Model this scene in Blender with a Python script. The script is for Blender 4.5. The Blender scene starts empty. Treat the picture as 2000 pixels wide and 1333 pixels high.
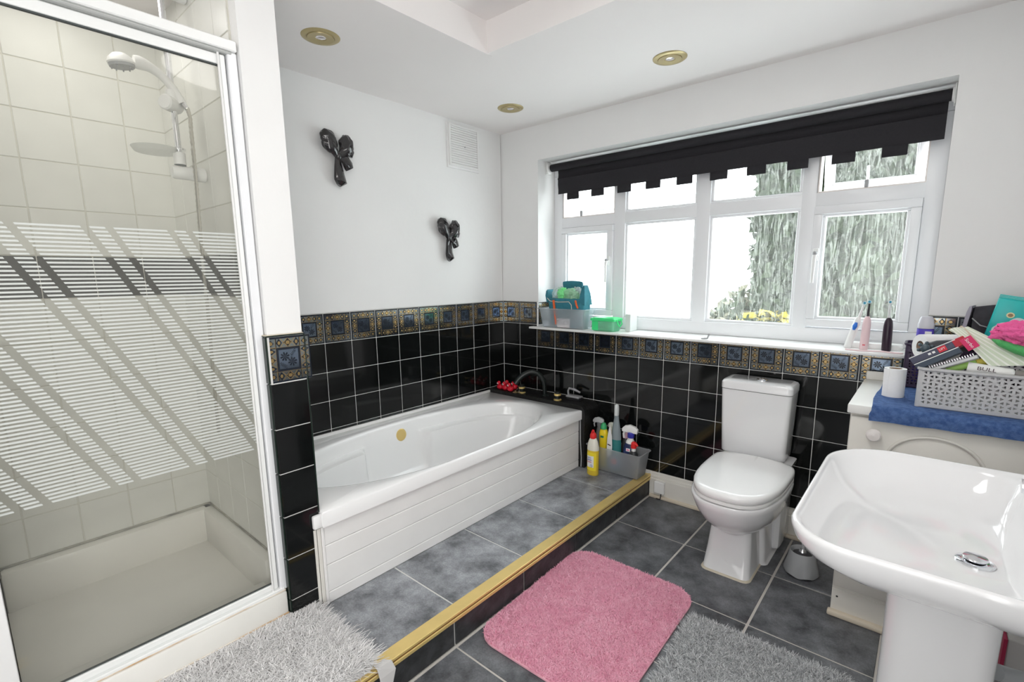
import bpy, bmesh, math, random
from mathutils import Vector, Matrix
import numpy as np
random.seed(7); RNG = np.random.default_rng(7)
PI = math.pi
sc = bpy.context.scene
C = sc.collection

# ---------------------------------------------------------------- camera, light, exposure
cam_data = bpy.data.cameras.new('camera'); cam = bpy.data.objects.new('camera', cam_data); C.objects.link(cam)
cam_data.sensor_width = 36.0; cam_data.lens = 949.05 / 2000 * 36
cam_data.shift_x = -8.77 / 2000; cam_data.shift_y = 29.08 / 2000
cam_data.clip_start = 0.02
_y, _p, _r = -0.7073, -0.1658, -0.0113
_f = Vector((math.sin(_y)*math.cos(_p), math.cos(_y)*math.cos(_p), math.sin(_p)))
_rt = Vector((math.cos(_y), -math.sin(_y), 0)); _up = _rt.cross(_f)
_r2 = math.cos(_r)*_rt + math.sin(_r)*_up; _u2 = -math.sin(_r)*_rt + math.cos(_r)*_up
cam.matrix_world = Matrix(((_r2.x, _u2.x, -_f.x, 2.3472), (_r2.y, _u2.y, -_f.y, -2.6068), (_r2.z, _u2.z, -_f.z, 1.315), (0, 0, 0, 1)))
sc.camera = cam

world = bpy.data.worlds.new('sky'); sc.world = world; world.use_nodes = True
_bg = world.node_tree.nodes['Background']; _bg.inputs[0].default_value = (0.93, 0.965, 1.0, 1); _bg.inputs[1].default_value = 7.0
sc.view_settings.view_transform = 'Standard'; sc.view_settings.look = 'None'
sc.view_settings.gamma = 1.0; sc.view_settings.use_curve_mapping = False
sc.view_settings.exposure = 0.40
sc.cycles.max_bounces = 10; sc.cycles.diffuse_bounces = 6; sc.cycles.glossy_bounces = 4; sc.cycles.transparent_max_bounces = 16
sc.cycles.sample_clamp_indirect = 6.0; sc.cycles.caustics_reflective = False; sc.cycles.caustics_refractive = False
sc.cycles.use_denoising = True

def area(name, loc, size, power, rot=(0, 0, 0), col=(1, 1, 1), shape='DISK'):
    d = bpy.data.lights.new(name, 'AREA'); d.shape = shape; d.size = size; d.energy = power; d.color = col
    o = bpy.data.objects.new(name, d); C.objects.link(o); o.location = loc; o.rotation_euler = rot
    return o
# fill lights added out of view: rear, raised ceiling, right side, shower
area('rear_fill_light', (1.72, -3.27, 1.35), 1.7, 13.5, rot=(math.radians(100), 0, math.radians(24)), col=(1.0, 0.99, 0.985), shape='SQUARE')
area('ceiling_fill_light', (1.85, -1.50, 2.32), 0.62, 6, col=(1.0, 0.975, 0.95))
_l = area('side_fill_light', (2.62, -2.93, 1.12), 0.62, 13.5, rot=(math.radians(90), 0, math.radians(90)), col=(1.0, 0.99, 0.975), shape='RECTANGLE'); _l.data.size_y = 1.8
area('shower_fill_light', (0.33, -2.28, 2.235), 0.34, 1.25, col=(1.0, 0.98, 0.94))

# ---------------------------------------------------------------- materials
MATS = {}
def mat(name, col, rough=0.5, metal=0.0, noise=0.0, nscale=20.0, bump=0.0, bscale=60.0, spec=0.5, trans=0.0, sub=0.0, coat=0.0, col2=None, ior=1.45, alpha=1.0):
    if name in MATS: return MATS[name]
    m = bpy.data.materials.new(name); m.use_nodes = True; nt = m.node_tree; b = nt.nodes['Principled BSDF']
    b.inputs['Base Color'].default_value = (*col, 1); b.inputs['Roughness'].default_value = rough
    b.inputs['Metallic'].default_value = metal; b.inputs['Specular IOR Level'].default_value = spec
    b.inputs['Transmission Weight'].default_value = trans; b.inputs['Coat Weight'].default_value = coat
    b.inputs['IOR'].default_value = ior; b.inputs['Alpha'].default_value = alpha
    if sub: b.inputs['Subsurface Weight'].default_value = sub; b.inputs['Subsurface Radius'].default_value = (0.01, 0.01, 0.01)
    if noise or col2 or bump:
        tc = nt.nodes.new('ShaderNodeTexCoord')
    if noise or col2:
        n = nt.nodes.new('ShaderNodeTexNoise'); n.inputs['Scale'].default_value = nscale; n.inputs['Detail'].default_value = 5
        nt.links.new(tc.outputs['Object'], n.inputs['Vector'])
        r = nt.nodes.new('ShaderNodeValToRGB'); nt.links.new(n.outputs['Fac'], r.inputs[0])
        c2 = col2 if col2 else tuple(max(0, c*(1-noise)) for c in col)
        r.color_ramp.elements[0].position = 0.35; r.color_ramp.elements[1].position = 0.65
        r.color_ramp.elements[0].color = (*c2, 1); r.color_ramp.elements[1].color = (*col, 1)
        nt.links.new(r.outputs[0], b.inputs['Base Color'])
    if bump:
        n2 = nt.nodes.new('ShaderNodeTexNoise'); n2.inputs['Scale'].default_value = bscale; n2.inputs['Detail'].default_value = 4
        nt.links.new(tc.outputs['Object'], n2.inputs['Vector'])
        bp = nt.nodes.new('ShaderNodeBump'); bp.inputs['Strength'].default_value = bump; bp.inputs['Distance'].default_value = 0.01
        nt.links.new(n2.outputs['Fac'], bp.inputs['Height']); nt.links.new(bp.outputs[0], b.inputs['Normal'])
    MATS[name] = m; return m

WALL = mat('wall_paint', (0.80, 0.80, 0.795), 0.7, noise=0.02, nscale=3, bump=0.05, bscale=40)
CEIL = mat('ceiling_paint', (0.85, 0.82, 0.81), 0.75, noise=0.02, nscale=2)
GROUT = mat('white_grout', (0.72, 0.72, 0.70), 0.8)
BLACKTILE = mat('black_glazed_tile', (0.006, 0.007, 0.007), 0.07, noise=0.3, nscale=30, spec=0.5)
BTRIM = mat('black_tile_trim', (0.01, 0.02, 0.015), 0.1)
BORD_BAND = mat('border_silver_blue', (0.23, 0.25, 0.25), 0.12, metal=1.0)
BORD_SQ = mat('border_blue', (0.15, 0.19, 0.25), 0.12, metal=1.0)
BORD_DARK = mat('border_dark', (0.008, 0.012, 0.02), 0.2)
GOLD = mat('gold_lustre', (0.46, 0.32, 0.14), 0.25, metal=0.95)
BRASS = mat('brass_strip', (0.88, 0.66, 0.26), 0.3, metal=0.55, noise=0.05, nscale=15)
BRASSD = mat('satin_brass', (0.46, 0.38, 0.20), 0.35, metal=0.5)
SHTILE = mat('cream_glazed_tile', (0.75, 0.75, 0.71), 0.34, noise=0.05, nscale=8)
SHGROUT = mat('cream_grout', (0.66, 0.645, 0.58), 0.8)
ACRY = mat('white_acrylic', (0.86, 0.86, 0.86), 0.16, coat=0.3)
CERAM = mat('white_ceramic', (0.79, 0.79, 0.80), 0.08, coat=0.5)
UPVC = mat('white_upvc', (0.80, 0.81, 0.83), 0.25)
PANELW = mat('white_pvc_panel', (0.82, 0.81, 0.80), 0.35, noise=0.03, nscale=9)
CREAM = mat('cream_paint', (0.74, 0.72, 0.67), 0.45, noise=0.05, nscale=6)
SILLM = mat('sill_gloss_white', (0.84, 0.84, 0.83), 0.25)
CHROME = mat('chrome', (0.82, 0.83, 0.86), 0.07, metal=1.0)
WMETAL = mat('white_enamel_metal', (0.82, 0.83, 0.82), 0.3)
WPLAS = mat('white_plastic', (0.80, 0.80, 0.79), 0.35)
GPLAS = mat('grey_plastic', (0.36, 0.37, 0.38), 0.45)
DARK = mat('dark_rubber', (0.02, 0.02, 0.022), 0.4)
SEAL = mat('dark_seal', (0.06, 0.07, 0.07), 0.6)

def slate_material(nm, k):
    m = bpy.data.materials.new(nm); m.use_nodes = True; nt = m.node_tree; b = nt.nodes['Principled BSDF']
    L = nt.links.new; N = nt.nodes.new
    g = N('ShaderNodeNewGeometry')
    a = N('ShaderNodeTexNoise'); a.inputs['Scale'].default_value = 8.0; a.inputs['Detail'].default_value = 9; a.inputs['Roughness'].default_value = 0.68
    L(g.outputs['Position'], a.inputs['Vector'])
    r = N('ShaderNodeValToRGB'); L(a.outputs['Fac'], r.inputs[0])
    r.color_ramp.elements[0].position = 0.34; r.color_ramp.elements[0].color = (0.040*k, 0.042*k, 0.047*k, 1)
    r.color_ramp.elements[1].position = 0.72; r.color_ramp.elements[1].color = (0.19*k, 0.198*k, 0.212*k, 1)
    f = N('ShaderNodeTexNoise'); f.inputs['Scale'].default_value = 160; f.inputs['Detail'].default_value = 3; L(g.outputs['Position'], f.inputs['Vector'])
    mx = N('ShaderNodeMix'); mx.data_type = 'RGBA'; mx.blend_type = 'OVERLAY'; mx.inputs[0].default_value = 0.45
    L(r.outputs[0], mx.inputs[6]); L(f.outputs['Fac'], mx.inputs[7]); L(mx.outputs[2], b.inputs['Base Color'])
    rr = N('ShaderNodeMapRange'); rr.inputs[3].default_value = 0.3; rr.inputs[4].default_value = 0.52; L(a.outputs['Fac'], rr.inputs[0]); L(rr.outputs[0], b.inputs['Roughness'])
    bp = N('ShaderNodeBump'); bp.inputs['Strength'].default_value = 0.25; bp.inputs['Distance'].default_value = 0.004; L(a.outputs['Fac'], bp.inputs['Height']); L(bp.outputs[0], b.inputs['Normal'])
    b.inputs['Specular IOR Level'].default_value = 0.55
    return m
SLATE = slate_material('slate_grey_tile', 1.2); SLATE_STEP = slate_material('slate_tile_step_lit', 2.35)  # step copy of the slate, lightened in colour for the window light it catches

def shower_glass():
    """clear slightly dirty safety glass printed with fine white lines that leave slanting gaps"""
    m = bpy.data.materials.new('printed_shower_glass'); m.use_nodes = True; nt = m.node_tree; nt.nodes.clear()
    L = nt.links.new; N = nt.nodes.new
    g = N('ShaderNodeNewGeometry'); s = N('ShaderNodeSeparateXYZ'); L(g.outputs['Position'], s.inputs[0])
    def M(op, a, b=None, c=None):
        n = N('ShaderNodeMath'); n.operation = op
        for i, v in enumerate((a, b, c)):
            if v is None: continue
            if isinstance(v, (int, float)): n.inputs[i].default_value = v
            else: L(v, n.inputs[i])
        return n.outputs[0]
    y, z = s.outputs[1], s.outputs[2]
    fr = M('FRACT', M('DIVIDE', M('SUBTRACT', z, 0.763), 0.00985))
    line = M('LESS_THAN', fr, 0.46)
    rng = M('MULTIPLY', M('GREATER_THAN', z, 0.763), M('LESS_THAN', z, 1.451))
    # slanting gaps: u = y + 0.51 (z - 1.375)
    u = M('ADD', y, M('MULTIPLY', M('SUBTRACT', z, 1.375), 0.507))
    gap = None
    for uc in (-2.865, -2.815, -2.683, -2.633, -2.500, -2.451, -2.317, -2.269, -2.135, -2.090, -1.955, -1.91):
        t = M('LESS_THAN', M('ABSOLUTE', M('SUBTRACT', u, uc)), 0.0088)
        gap = t if gap is None else M('MAXIMUM', gap, t)
    edge = M('LESS_THAN', y, -2.035)
    msk = M('MULTIPLY', M('MULTIPLY', line, rng), M('MULTIPLY', M('SUBTRACT', 1.0, gap), 0.82))
    tr = N('ShaderNodeBsdfTransparent'); tr.inputs[0].default_value = (0.975, 0.975, 0.96, 1)
    hz = N('ShaderNodeBsdfDiffuse'); hz.inputs[0].default_value = (0.62, 0.62, 0.57, 1)
    gl = N('ShaderNodeBsdfGlossy'); gl.inputs['Roughness'].default_value = 0.03
    fre = N('ShaderNodeFresnel'); fre.inputs[0].default_value = 1.3
    no = N('ShaderNodeTexNoise'); no.inputs['Scale'].default_value = 3; L(g.outputs['Position'], no.inputs['Vector'])
    hzf = M('MULTIPLY_ADD', no.outputs['Fac'], 0.05, 0.05)
    m1 = N('ShaderNodeMixShader'); L(hzf, m1.inputs[0]); L(tr.outputs[0], m1.inputs[1]); L(hz.outputs[0], m1.inputs[2])
    m2 = N('ShaderNodeMixShader'); L(fre.outputs[0], m2.inputs[0]); L(m1.outputs[0], m2.inputs[1]); L(gl.outputs[0], m2.inputs[2])
    wd = N('ShaderNodeBsdfDiffuse'); wd.inputs[0].default_value = (0.86, 0.89, 0.87, 1)
    wt = N('ShaderNodeBsdfTranslucent'); wt.inputs[0].default_value = (0.8, 0.83, 0.8, 1)
    m4 = N('ShaderNodeMixShader'); m4.inputs[0].default_value = 0.35; L(wd.outputs[0], m4.inputs[1]); L(wt.outputs[0], m4.inputs[2])
    m3 = N('ShaderNodeMixShader'); L(msk, m3.inputs[0]); L(m2.outputs[0], m3.inputs[1]); L(m4.outputs[0], m3.inputs[2])
    o = N('ShaderNodeOutputMaterial'); L(m3.outputs[0], o.inputs[0])
    return m

def rain_glass():
    """obscured window glass with vertical streaks: clear valleys, frosted ridges"""
    m = bpy.data.materials.new('rippled_obscure_glass'); m.use_nodes = True; nt = m.node_tree; nt.nodes.clear()
    L = nt.links.new; N = nt.nodes.new
    g = N('ShaderNodeNewGeometry'); mp = N('ShaderNodeMapping'); mp.inputs['Scale'].default_value = (62, 62, 8.5); L(g.outputs['Position'], mp.inputs[0])
    n = N('ShaderNodeTexNoise'); n.inputs['Scale'].default_value = 1.0; n.inputs['Detail'].default_value = 1.5; n.inputs['Distortion'].default_value = 0.5; L(mp.outputs[0], n.inputs['Vector'])
    r = N('ShaderNodeValToRGB'); L(n.outputs['Fac'], r.inputs[0]); e = r.color_ramp.elements
    e[0].position = 0.47; e[0].color = (0.05, 0.05, 0.05, 1); e[1].position = 0.55; e[1].color = (0.09, 0.09, 0.09, 1)
    x = e.new(0.51); x.color = (0.42, 0.42, 0.42, 1)
    tr = N('ShaderNodeBsdfTransparent'); tr.inputs[0].default_value = (0.93, 0.96, 0.945, 1)
    tl = N('ShaderNodeBsdfTranslucent'); tl.inputs[0].default_value = (0.28, 0.295, 0.27, 1)
    gl = N('ShaderNodeBsdfGlossy'); gl.inputs['Roughness'].default_value = 0.12
    bp = N('ShaderNodeBump'); bp.inputs['Strength'].default_value = 0.6; bp.inputs['Distance'].default_value = 0.004; L(n.outputs['Fac'], bp.inputs['Height']); L(bp.outputs[0], gl.inputs['Normal'])
    m1 = N('ShaderNodeMixShader'); L(r.outputs[0], m1.inputs[0]); L(tr.outputs[0], m1.inputs[1]); L(tl.outputs[0], m1.inputs[2])
    m2 = N('ShaderNodeMixShader'); m2.inputs[0].default_value = 0.05; L(m1.outputs[0], m2.inputs[1]); L(gl.outputs[0], m2.inputs[2])
    o = N('ShaderNodeOutputMaterial'); L(m2.outputs[0], o.inputs[0])
    return m

def clear_plastic(name, col, a=0.35, rough=0.15):
    """thin see-through plastic: part clear, part milky"""
    m = bpy.data.materials.new(name); m.use_nodes = True; nt = m.node_tree; nt.nodes.clear()
    L = nt.links.new; N = nt.nodes.new
    tr = N('ShaderNodeBsdfTransparent'); tr.inputs[0].default_value = (*[0.4+0.6*c for c in col], 1)
    df = N('ShaderNodeBsdfDiffuse'); df.inputs[0].default_value = (*col, 1)
    tl = N('ShaderNodeBsdfTranslucent'); tl.inputs[0].default_value = (*col, 1)
    gl = N('ShaderNodeBsdfGlossy'); gl.inputs['Roughness'].default_value = rough
    ms = N('ShaderNodeMixShader'); ms.inputs[0].default_value = 0.5; L(df.outputs[0], ms.inputs[1]); L(tl.outputs[0], ms.inputs[2])
    m1 = N('ShaderNodeMixShader'); m1.inputs[0].default_value = a; L(tr.outputs[0], m1.inputs[1]); L(ms.outputs[0], m1.inputs[2])
    m2 = N('ShaderNodeMixShader'); m2.inputs[0].default_value = 0.06; L(m1.outputs[0], m2.inputs[1]); L(gl.outputs[0], m2.inputs[2])
    o = N('ShaderNodeOutputMaterial'); L(m2.outputs[0], o.inputs[0])
    return m

# ---------------------------------------------------------------- geometry helpers
def rc(z): return z
def set_smooth(me, ang=35):
    me.shade_smooth()
    try: me.set_sharp_from_angle(angle=math.radians(ang))
    except Exception: pass

class MB:
    """collects faces (world coordinates) with material slots, then becomes one mesh"""
    def __init__(s): s.v = []; s.f = []; s.m = []; s.mats = []
    def slot(s, m):
        if m not in s.mats: s.mats.append(m)
        return s.mats.index(m)
    def add(s, vs, fs, m):
        b = len(s.v); k = s.slot(m); s.v += [tuple(x) for x in vs]
        for f in fs: s.f.append(tuple(i+b for i in f)); s.m.append(k)
        return s
    def box(s, a, b, m, bev=0.0):
        x0, y0, z0 = [min(p, q) for p, q in zip(a, b)]; x1, y1, z1 = [max(p, q) for p, q in zip(a, b)]
        if bev <= 0:
            vs = [(x, y, z) for z in (z0, z1) for y in (y0, y1) for x in (x0, x1)]
            return s.add(vs, [(0, 2, 3, 1), (4, 5, 7, 6), (0, 1, 5, 4), (2, 6, 7, 3), (0, 4, 6, 2), (1, 3, 7, 5)], m)
        bm = bmesh.new(); bmesh.ops.create_cube(bm, size=1.0)
        for v in bm.verts: v.co = Vector(((x0+x1)/2+v.co.x*(x1-x0), (y0+y1)/2+v.co.y*(y1-y0), (z0+z1)/2+v.co.z*(z1-z0)))
        bev = min(bev, 0.49*min(x1-x0, y1-y0, z1-z0))
        bmesh.ops.bevel(bm, geom=bm.edges[:], offset=bev, segments=2 if bev > 0.003 else 1, affect='EDGES', profile=0.5)
        bm.verts.index_update(); s.add([v.co[:] for v in bm.verts], [[v.index for v in f.verts] for f in bm.faces], m); bm.free(); return s
    def rings(s, rs, m, cap0=True, cap1=True, close=True):
        n = len(rs[0]); b = []; vs = [p for r in rs for p in r]; fs = []
        for i in range(len(rs)-1):
            for j in range(n if close else n-1):
                k = (j+1) % n; fs.append((i*n+j, i*n+k, (i+1)*n+k, (i+1)*n+j))
        if cap0: fs.append(tuple(range(n-1, -1, -1)))
        if cap1: fs.append(tuple((len(rs)-1)*n+j for j in range(n)))
        return s.add(vs, fs, m)
    def lathe(s, prof, m, c=(0, 0, 0), axis=None, n=24, sx=1, sy=1, cap=True):
        """prof: (radius, height) along axis (default +z) from c"""
        ax = Vector(axis or (0, 0, 1)).normalized(); q = ax.to_track_quat('Z', 'Y'); c = Vector(c)
        rs = [[tuple(c+q @ Vector((r*sx*math.cos(2*PI*j/n), r*sy*math.sin(2*PI*j/n), h))) for j in range(n)] for r, h in prof]
        return s.rings(rs, m, cap, cap)
    def tube(s, pts, r, m, n=12, cap=True):
        P = [Vector(p) for p in pts]; R = r if isinstance(r, (list, tuple)) else [r]*len(P); rs = []
        t0 = (P[1]-P[0]).normalized(); up = Vector((0, 0, 1)) if abs(t0.z) < 0.9 else Vector((1, 0, 0)); a = t0.cross(up).normalized()
        for i, p in enumerate(P):
            t = (P[min(i+1, len(P)-1)]-P[max(i-1, 0)]).normalized(); a = (a-t*a.dot(t)).normalized(); b = t.cross(a)
            rs.append([tuple(p+R[i]*(math.cos(2*PI*j/n)*a+math.sin(2*PI*j/n)*b)) for j in range(n)])
        return s.rings(rs, m, cap, cap)
    def ball(s, c, r, m, n=16, sc3=(1, 1, 1)):
        prof = [(max(1e-4, r*math.sin(PI*i/10)), -r*math.cos(PI*i/10)) for i in range(11)]
        rs = [[(c[0]+q*sc3[0]*math.cos(2*PI*j/n), c[1]+q*sc3[1]*math.sin(2*PI*j/n), c[2]+h*sc3[2]) for j in range(n)] for q, h in prof]
        return s.rings(rs, m)
    def xf(s, M, start=0):
        s.v[start:] = [tuple(M @ Vector(p)) for p in s.v[start:]]; return s
    def build(s, name, parent=None, smooth=True, ang=35, origin=None):
        me = bpy.data.meshes.new(name)
        o0 = Vector(origin) if origin else (wloc(parent) if parent else Vector((0, 0, 0)))
        me.from_pydata([tuple(Vector(p)-o0) for p in s.v], [], s.f)
        for m in s.mats: me.materials.append(m)
        me.polygons.foreach_set('material_index', s.m); me.update(); me.validate()
        if smooth: set_smooth(me, ang)
        o = bpy.data.objects.new(name, me); C.objects.link(o)
        if parent: o.parent = parent; o.location = o0 - wloc(parent)
        else: o.location = o0
        return o

def wloc(o):
    v = Vector(o.location)
    while o.parent: o = o.parent; v += Vector(o.location)
    return v
def tag(o, label=None, cat=None, group=None, kind=None):
    if label: o['label'] = label
    if cat: o['category'] = cat
    if group: o['group'] = group
    if kind: o['kind'] = kind
    return o
def thing(name, loc, label, cat, group=None):
    o = bpy.data.objects.new(name, None); C.objects.link(o); o.location = loc; o.empty_display_size = 0.05
    return tag(o, label, cat, group)
def part(name, parent, fn, *a, smooth=True, ang=35, **k):
    b = MB(); fn(b, *a, **k); return b.build(name, parent, smooth, ang)
def box(name, parent, a, b, m, bev=0.002): return MB().box(a, b, m, bev).build(name, parent)
def dup(root, loc, rotz=None, label=None, scale=None):
    r = root.copy(); C.objects.link(r); r.location = loc
    if rotz is not None: r.rotation_euler = (0, 0, rotz)
    if scale: r.scale = scale
    if label: r['label'] = label
    for ch in list(root.children):
        c = ch.copy(); C.objects.link(c); c.parent = r
        for g in ch.children:
            d = g.copy(); C.objects.link(d); d.parent = c
    return r
def sub(p0, p1, n): return [tuple(Vector(p0).lerp(Vector(p1), i/(n-1))) for i in range(n)]
def bez(p0, p1, p2, p3, n=12):
    out = []
    for i in range(n+1):
        t = i/n; out.append(tuple((1-t)**3*Vector(p0)+3*(1-t)**2*t*Vector(p1)+3*(1-t)*t*t*Vector(p2)+t**3*Vector(p3)))
    return out
def rrect(x0, x1, y0, y1, r, z, n=8):
    """rounded rectangle ring, r one radius or four (x1y1, x0y1, x0y0, x1y0)"""
    R = r if isinstance(r, (list, tuple)) else [r]*4; out = []
    for k, (cx, cy, a0, q) in enumerate(((x1, y1, 0, R[0]), (x0, y1, 90, R[1]), (x0, y0, 180, R[2]), (x1, y0, 270, R[3]))):
        ccx = cx-q if cx == x1 else cx+q; ccy = cy-q if cy == y1 else cy+q
        for i in range(n):
            a = math.radians(a0+90*i/(n-1)); out.append((ccx+q*math.cos(a), ccy+q*math.sin(a), z))
    return out
def text_mesh(name, s, size, m, parent, mw, ext=0.0003):
    cu = bpy.data.curves.new(name, 'FONT'); cu.body = s; cu.size = size; cu.extrude = ext; cu.align_x = 'CENTER'; cu.align_y = 'CENTER'; cu.resolution_u = 3
    t = bpy.data.objects.new(name, cu); C.objects.link(t); bpy.context.view_layer.update()
    me = bpy.data.meshes.new_from_object(t.evaluated_get(bpy.context.evaluated_depsgraph_get())); bpy.data.objects.remove(t)
    me.transform(mw); me.materials.clear(); me.materials.append(m); me.name = name
    o = bpy.data.objects.new(name, me); C.objects.link(o)
    me.transform(Matrix.Translation(-wloc(parent))); o.parent = parent
    return o
def frame_mat(origin, right, up):
    r = Vector(right).normalized(); u = Vector(up); u = (u-r*u.dot(r)).normalized(); n = r.cross(u); o = Vector(origin)
    return Matrix(((r.x, u.x, n.x, o.x), (r.y, u.y, n.y, o.y), (r.z, u.z, n.z, o.z), (0, 0, 0, 1)))

def crumple(b, c, rad, m, seed, amp=0.25, n=22, k=3.0):
    r = random.Random(seed); ph = [(r.uniform(-1, 1), r.uniform(-1, 1), r.uniform(-1, 1), r.uniform(0, 6.28), r.uniform(k*0.6, k*1.8)) for _ in range(9)]; rs = []
    for i in range(n+1):
        el = -PI/2+PI*i/n; ring = []
        for j in range(n+6):
            az = 2*PI*j/(n+6); d = Vector((math.cos(el)*math.cos(az), math.cos(el)*math.sin(az), math.sin(el)))
            q = sum(abs(math.sin(f[4]*(d.x*f[0]+d.y*f[1]+d.z*f[2])+f[3])) for f in ph)/9; s_ = 1+amp*(q*2-1.25)
            ring.append((c[0]+d.x*rad[0]*s_, c[1]+d.y*rad[1]*s_, c[2]+d.z*rad[2]*s_))
        rs.append(ring)
    b.rings(rs, m)

# ---------------------------------------------------------------- tiles
TP = 0.152; TZ = 1.1294
def tile_mesh(w, h, t, m, bev=0.0016):
    """flat tile in local xy centred on 0, front face at z = 0"""
    b = MB().box((-w/2, -h/2, -t), (w/2, h/2, 0), m, bev); me = bpy.data.meshes.new('tile')
    me.from_pydata(b.v, [], b.f); me.materials.append(m); me.update(); return me
def border_mesh(w=0.149, h=0.149):
    b = MB().box((-w/2, -h/2, -0.008), (w/2, h/2, 0), BORD_DARK, 0.0016); S = 0.0735
    lev = [0.0]
    def poly(pts, m, lv):
        b.add([(p[0]*S, p[1]*S, 0.0002+0.00012*lv) for p in pts], [tuple(range(len(pts)))], m)
    def rect(cx, cy, hx, hy, m, lv, rot=0.0):
        c, s_ = math.cos(rot), math.sin(rot); poly([(cx+c*x-s_*y, cy+s_*x+c*y) for x, y in ((-hx, -hy), (hx, -hy), (hx, hy), (-hx, hy))], m, lv)
    rect(0, 0, 0.43, 0.43, BORD_SQ, 1)
    for cx, cy, r0 in ((-0.17, 0.12, 0.2), (0.15, -0.14, 0.2)):
        for k in range(8):
            a = k*PI/4+0.2; poly([(cx, cy)]+[(cx+r0*rr_*math.cos(a+d), cy+r0*rr_*math.sin(a+d)) for rr_, d in ((0.6, -0.3), (0.95, -0.2), (1.05, 0), (0.95, 0.2), (0.6, 0.3))], BORD_DARK, 2)
    for cx, cy, a0 in ((0.2, 0.25, 0.9), (-0.25, -0.27, -0.6)):
        for k in range(5):
            rect(cx+0.07*(k-2)*math.cos(a0), cy+0.07*(k-2)*math.sin(a0)+0.04, 0.045, 0.012, BORD_DARK, 2, a0+1.0)
            rect(cx+0.07*(k-2)*math.cos(a0), cy+0.07*(k-2)*math.sin(a0)-0.04, 0.045, 0.012, BORD_DARK, 2, a0-1.0)
    for q in range(4):
        ca, sa = round(math.cos(q*PI/2)), round(math.sin(q*PI/2)); T = lambda x, y: (ca*x-sa*y, sa*x+ca*y)
        def P(pts, m, lv): poly([T(*p) for p in pts], m, lv)
        P([(-0.5, 0.55), (0.5, 0.55), (0.5, 0.93), (-0.5, 0.93)], BORD_BAND, 1)
        P([(0.55, 0.55), (0.93, 0.55), (0.93, 0.93), (0.55, 0.93)], BORD_BAND, 1)
        for cx, hw in ((0, 0.2), (-0.38, 0.13), (0.38, 0.13)):
            P([(cx-hw, 0.74), (cx, 0.74-0.19), (cx+hw, 0.74), (cx, 0.74+0.19)], BORD_DARK, 2)
            P([(cx+0.5*hw*math.cos(k*PI/3), 0.74+0.09*math.sin(k*PI/3)) for k in range(6)], GOLD, 3)
        for x0, y0, x1, y1 in ((-0.32, 0.93, -0.02, 0.57), (-0.02, 0.93, -0.32, 0.57), (0.02, 0.93, 0.32, 0.57), (0.32, 0.93, 0.02, 0.57)):
            d = Vector((x1-x0, y1-y0)).normalized()*0.016
            P([(x0-d.y, y0+d.x), (x0+d.y, y0-d.x), (x1+d.y, y1-d.x), (x1-d.y, y1+d.x)], GOLD, 2.5)
        P([(0.6, 0.74), (0.74, 0.6), (0.88, 0.74), (0.74, 0.88)], BORD_DARK, 2)
        P([(0.74+0.085*math.cos(k*PI/3), 0.74+0.085*math.sin(k*PI/3)) for k in range(6)], GOLD, 3)
        P([(0.54, 0.54), (0.57, 0.54), (0.57, 0.93), (0.54, 0.93)], GOLD, 2.5)
        P([(-0.93, 0.535), (0.93, 0.535), (0.93, 0.55), (-0.93, 0.55)], GOLD, 1.5)
    me = bpy.data.meshes.new('tile'); me.from_pydata(b.v, [], b.f)
    for m in b.mats: me.materials.append(m)
    me.polygons.foreach_set('material_index', b.m); me.update(); me.validate(); return me
TILES = {}
def put_tile(parent, c, normal, w, h, m, t=0.008, up=(0, 0, 1), name='tile', border=False, jit=0.0):
    key = (round(w, 4), round(h, 4), m.name if m else '', t, border)
    if key not in TILES: TILES[key] = border_mesh() if border else tile_mesh(w, h, t, m)
    o = bpy.data.objects.new(name, TILES[key]); C.objects.link(o)
    n = Vector(normal).normalized(); u = Vector(up); r = u.cross(n)
    M = Matrix(((r.x, u.x, n.x, 0), (r.y, u.y, n.y, 0), (r.z, u.z, n.z, 0), (0, 0, 0, 1)))
    if jit: M = M @ Matrix.Rotation(random.gauss(0, jit), 4, 'X') @ Matrix.Rotation(random.gauss(0, jit), 4, 'Y')
    o.rotation_euler = M.to_euler(); o.location = Vector(c); o.parent = parent
    if parent: o.location = Vector(c)-wloc(parent)
    return o
def tile_run(parent, normal, axis, fixed, edges, rows, m, pattern=None, jit=0.0012):
    """edges: joint positions along axis ('x'/'y'); rows: joint heights; the tile front at fixed"""
    for i in range(len(edges)-1):
        a, b = edges[i], edges[i+1]
        for j in range(len(rows)-1):
            z0, z1 = rows[j], rows[j+1]; kind = pattern(i, j) if pattern else 'plain'
            if kind is None: continue
            w = abs(b-a)-0.003; h = abs(z1-z0)-0.003; c = ((a+b)/2, fixed, (z0+z1)/2) if axis == 'x' else (fixed, (a+b)/2, (z0+z1)/2)
            mm = kind if not isinstance(kind, str) else m
            put_tile(parent, c, normal, w, h, mm, border=(kind == 'border' and w > 0.14), jit=jit)

# ================================================================= the setting
CZ = 2.257
rows_all = [TZ-k*TP for k in range(8)]
def structure(name, b, **k):
    o = b.build(name, None, **k); o['kind'] = 'structure'; return o

# --- floor: grout bed and slate tiles
floor = structure('floor', MB().box((-0.2, -3.45, -0.12), (2.8, 0.1, -0.003), mat('floor_grout', (0.60, 0.57, 0.53), 0.85), 0))
fx = [1.168, 1.538, 1.934, 2.326, 2.66]; fy = [0.0, -0.408, -0.798, -1.188, -1.578, -1.968, -2.358, -2.748, -3.3]
for i in range(4):
    for j in range(8):
        put_tile(floor, ((fx[i]+fx[i+1])/2, (fy[j]+fy[j+1])/2, 0), (0, 0, 1), fx[i+1]-fx[i]-0.0095, fy[j]-fy[j+1]-0.0075, SLATE, t=0.01, up=(0, 1, 0), jit=0.0006)
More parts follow.
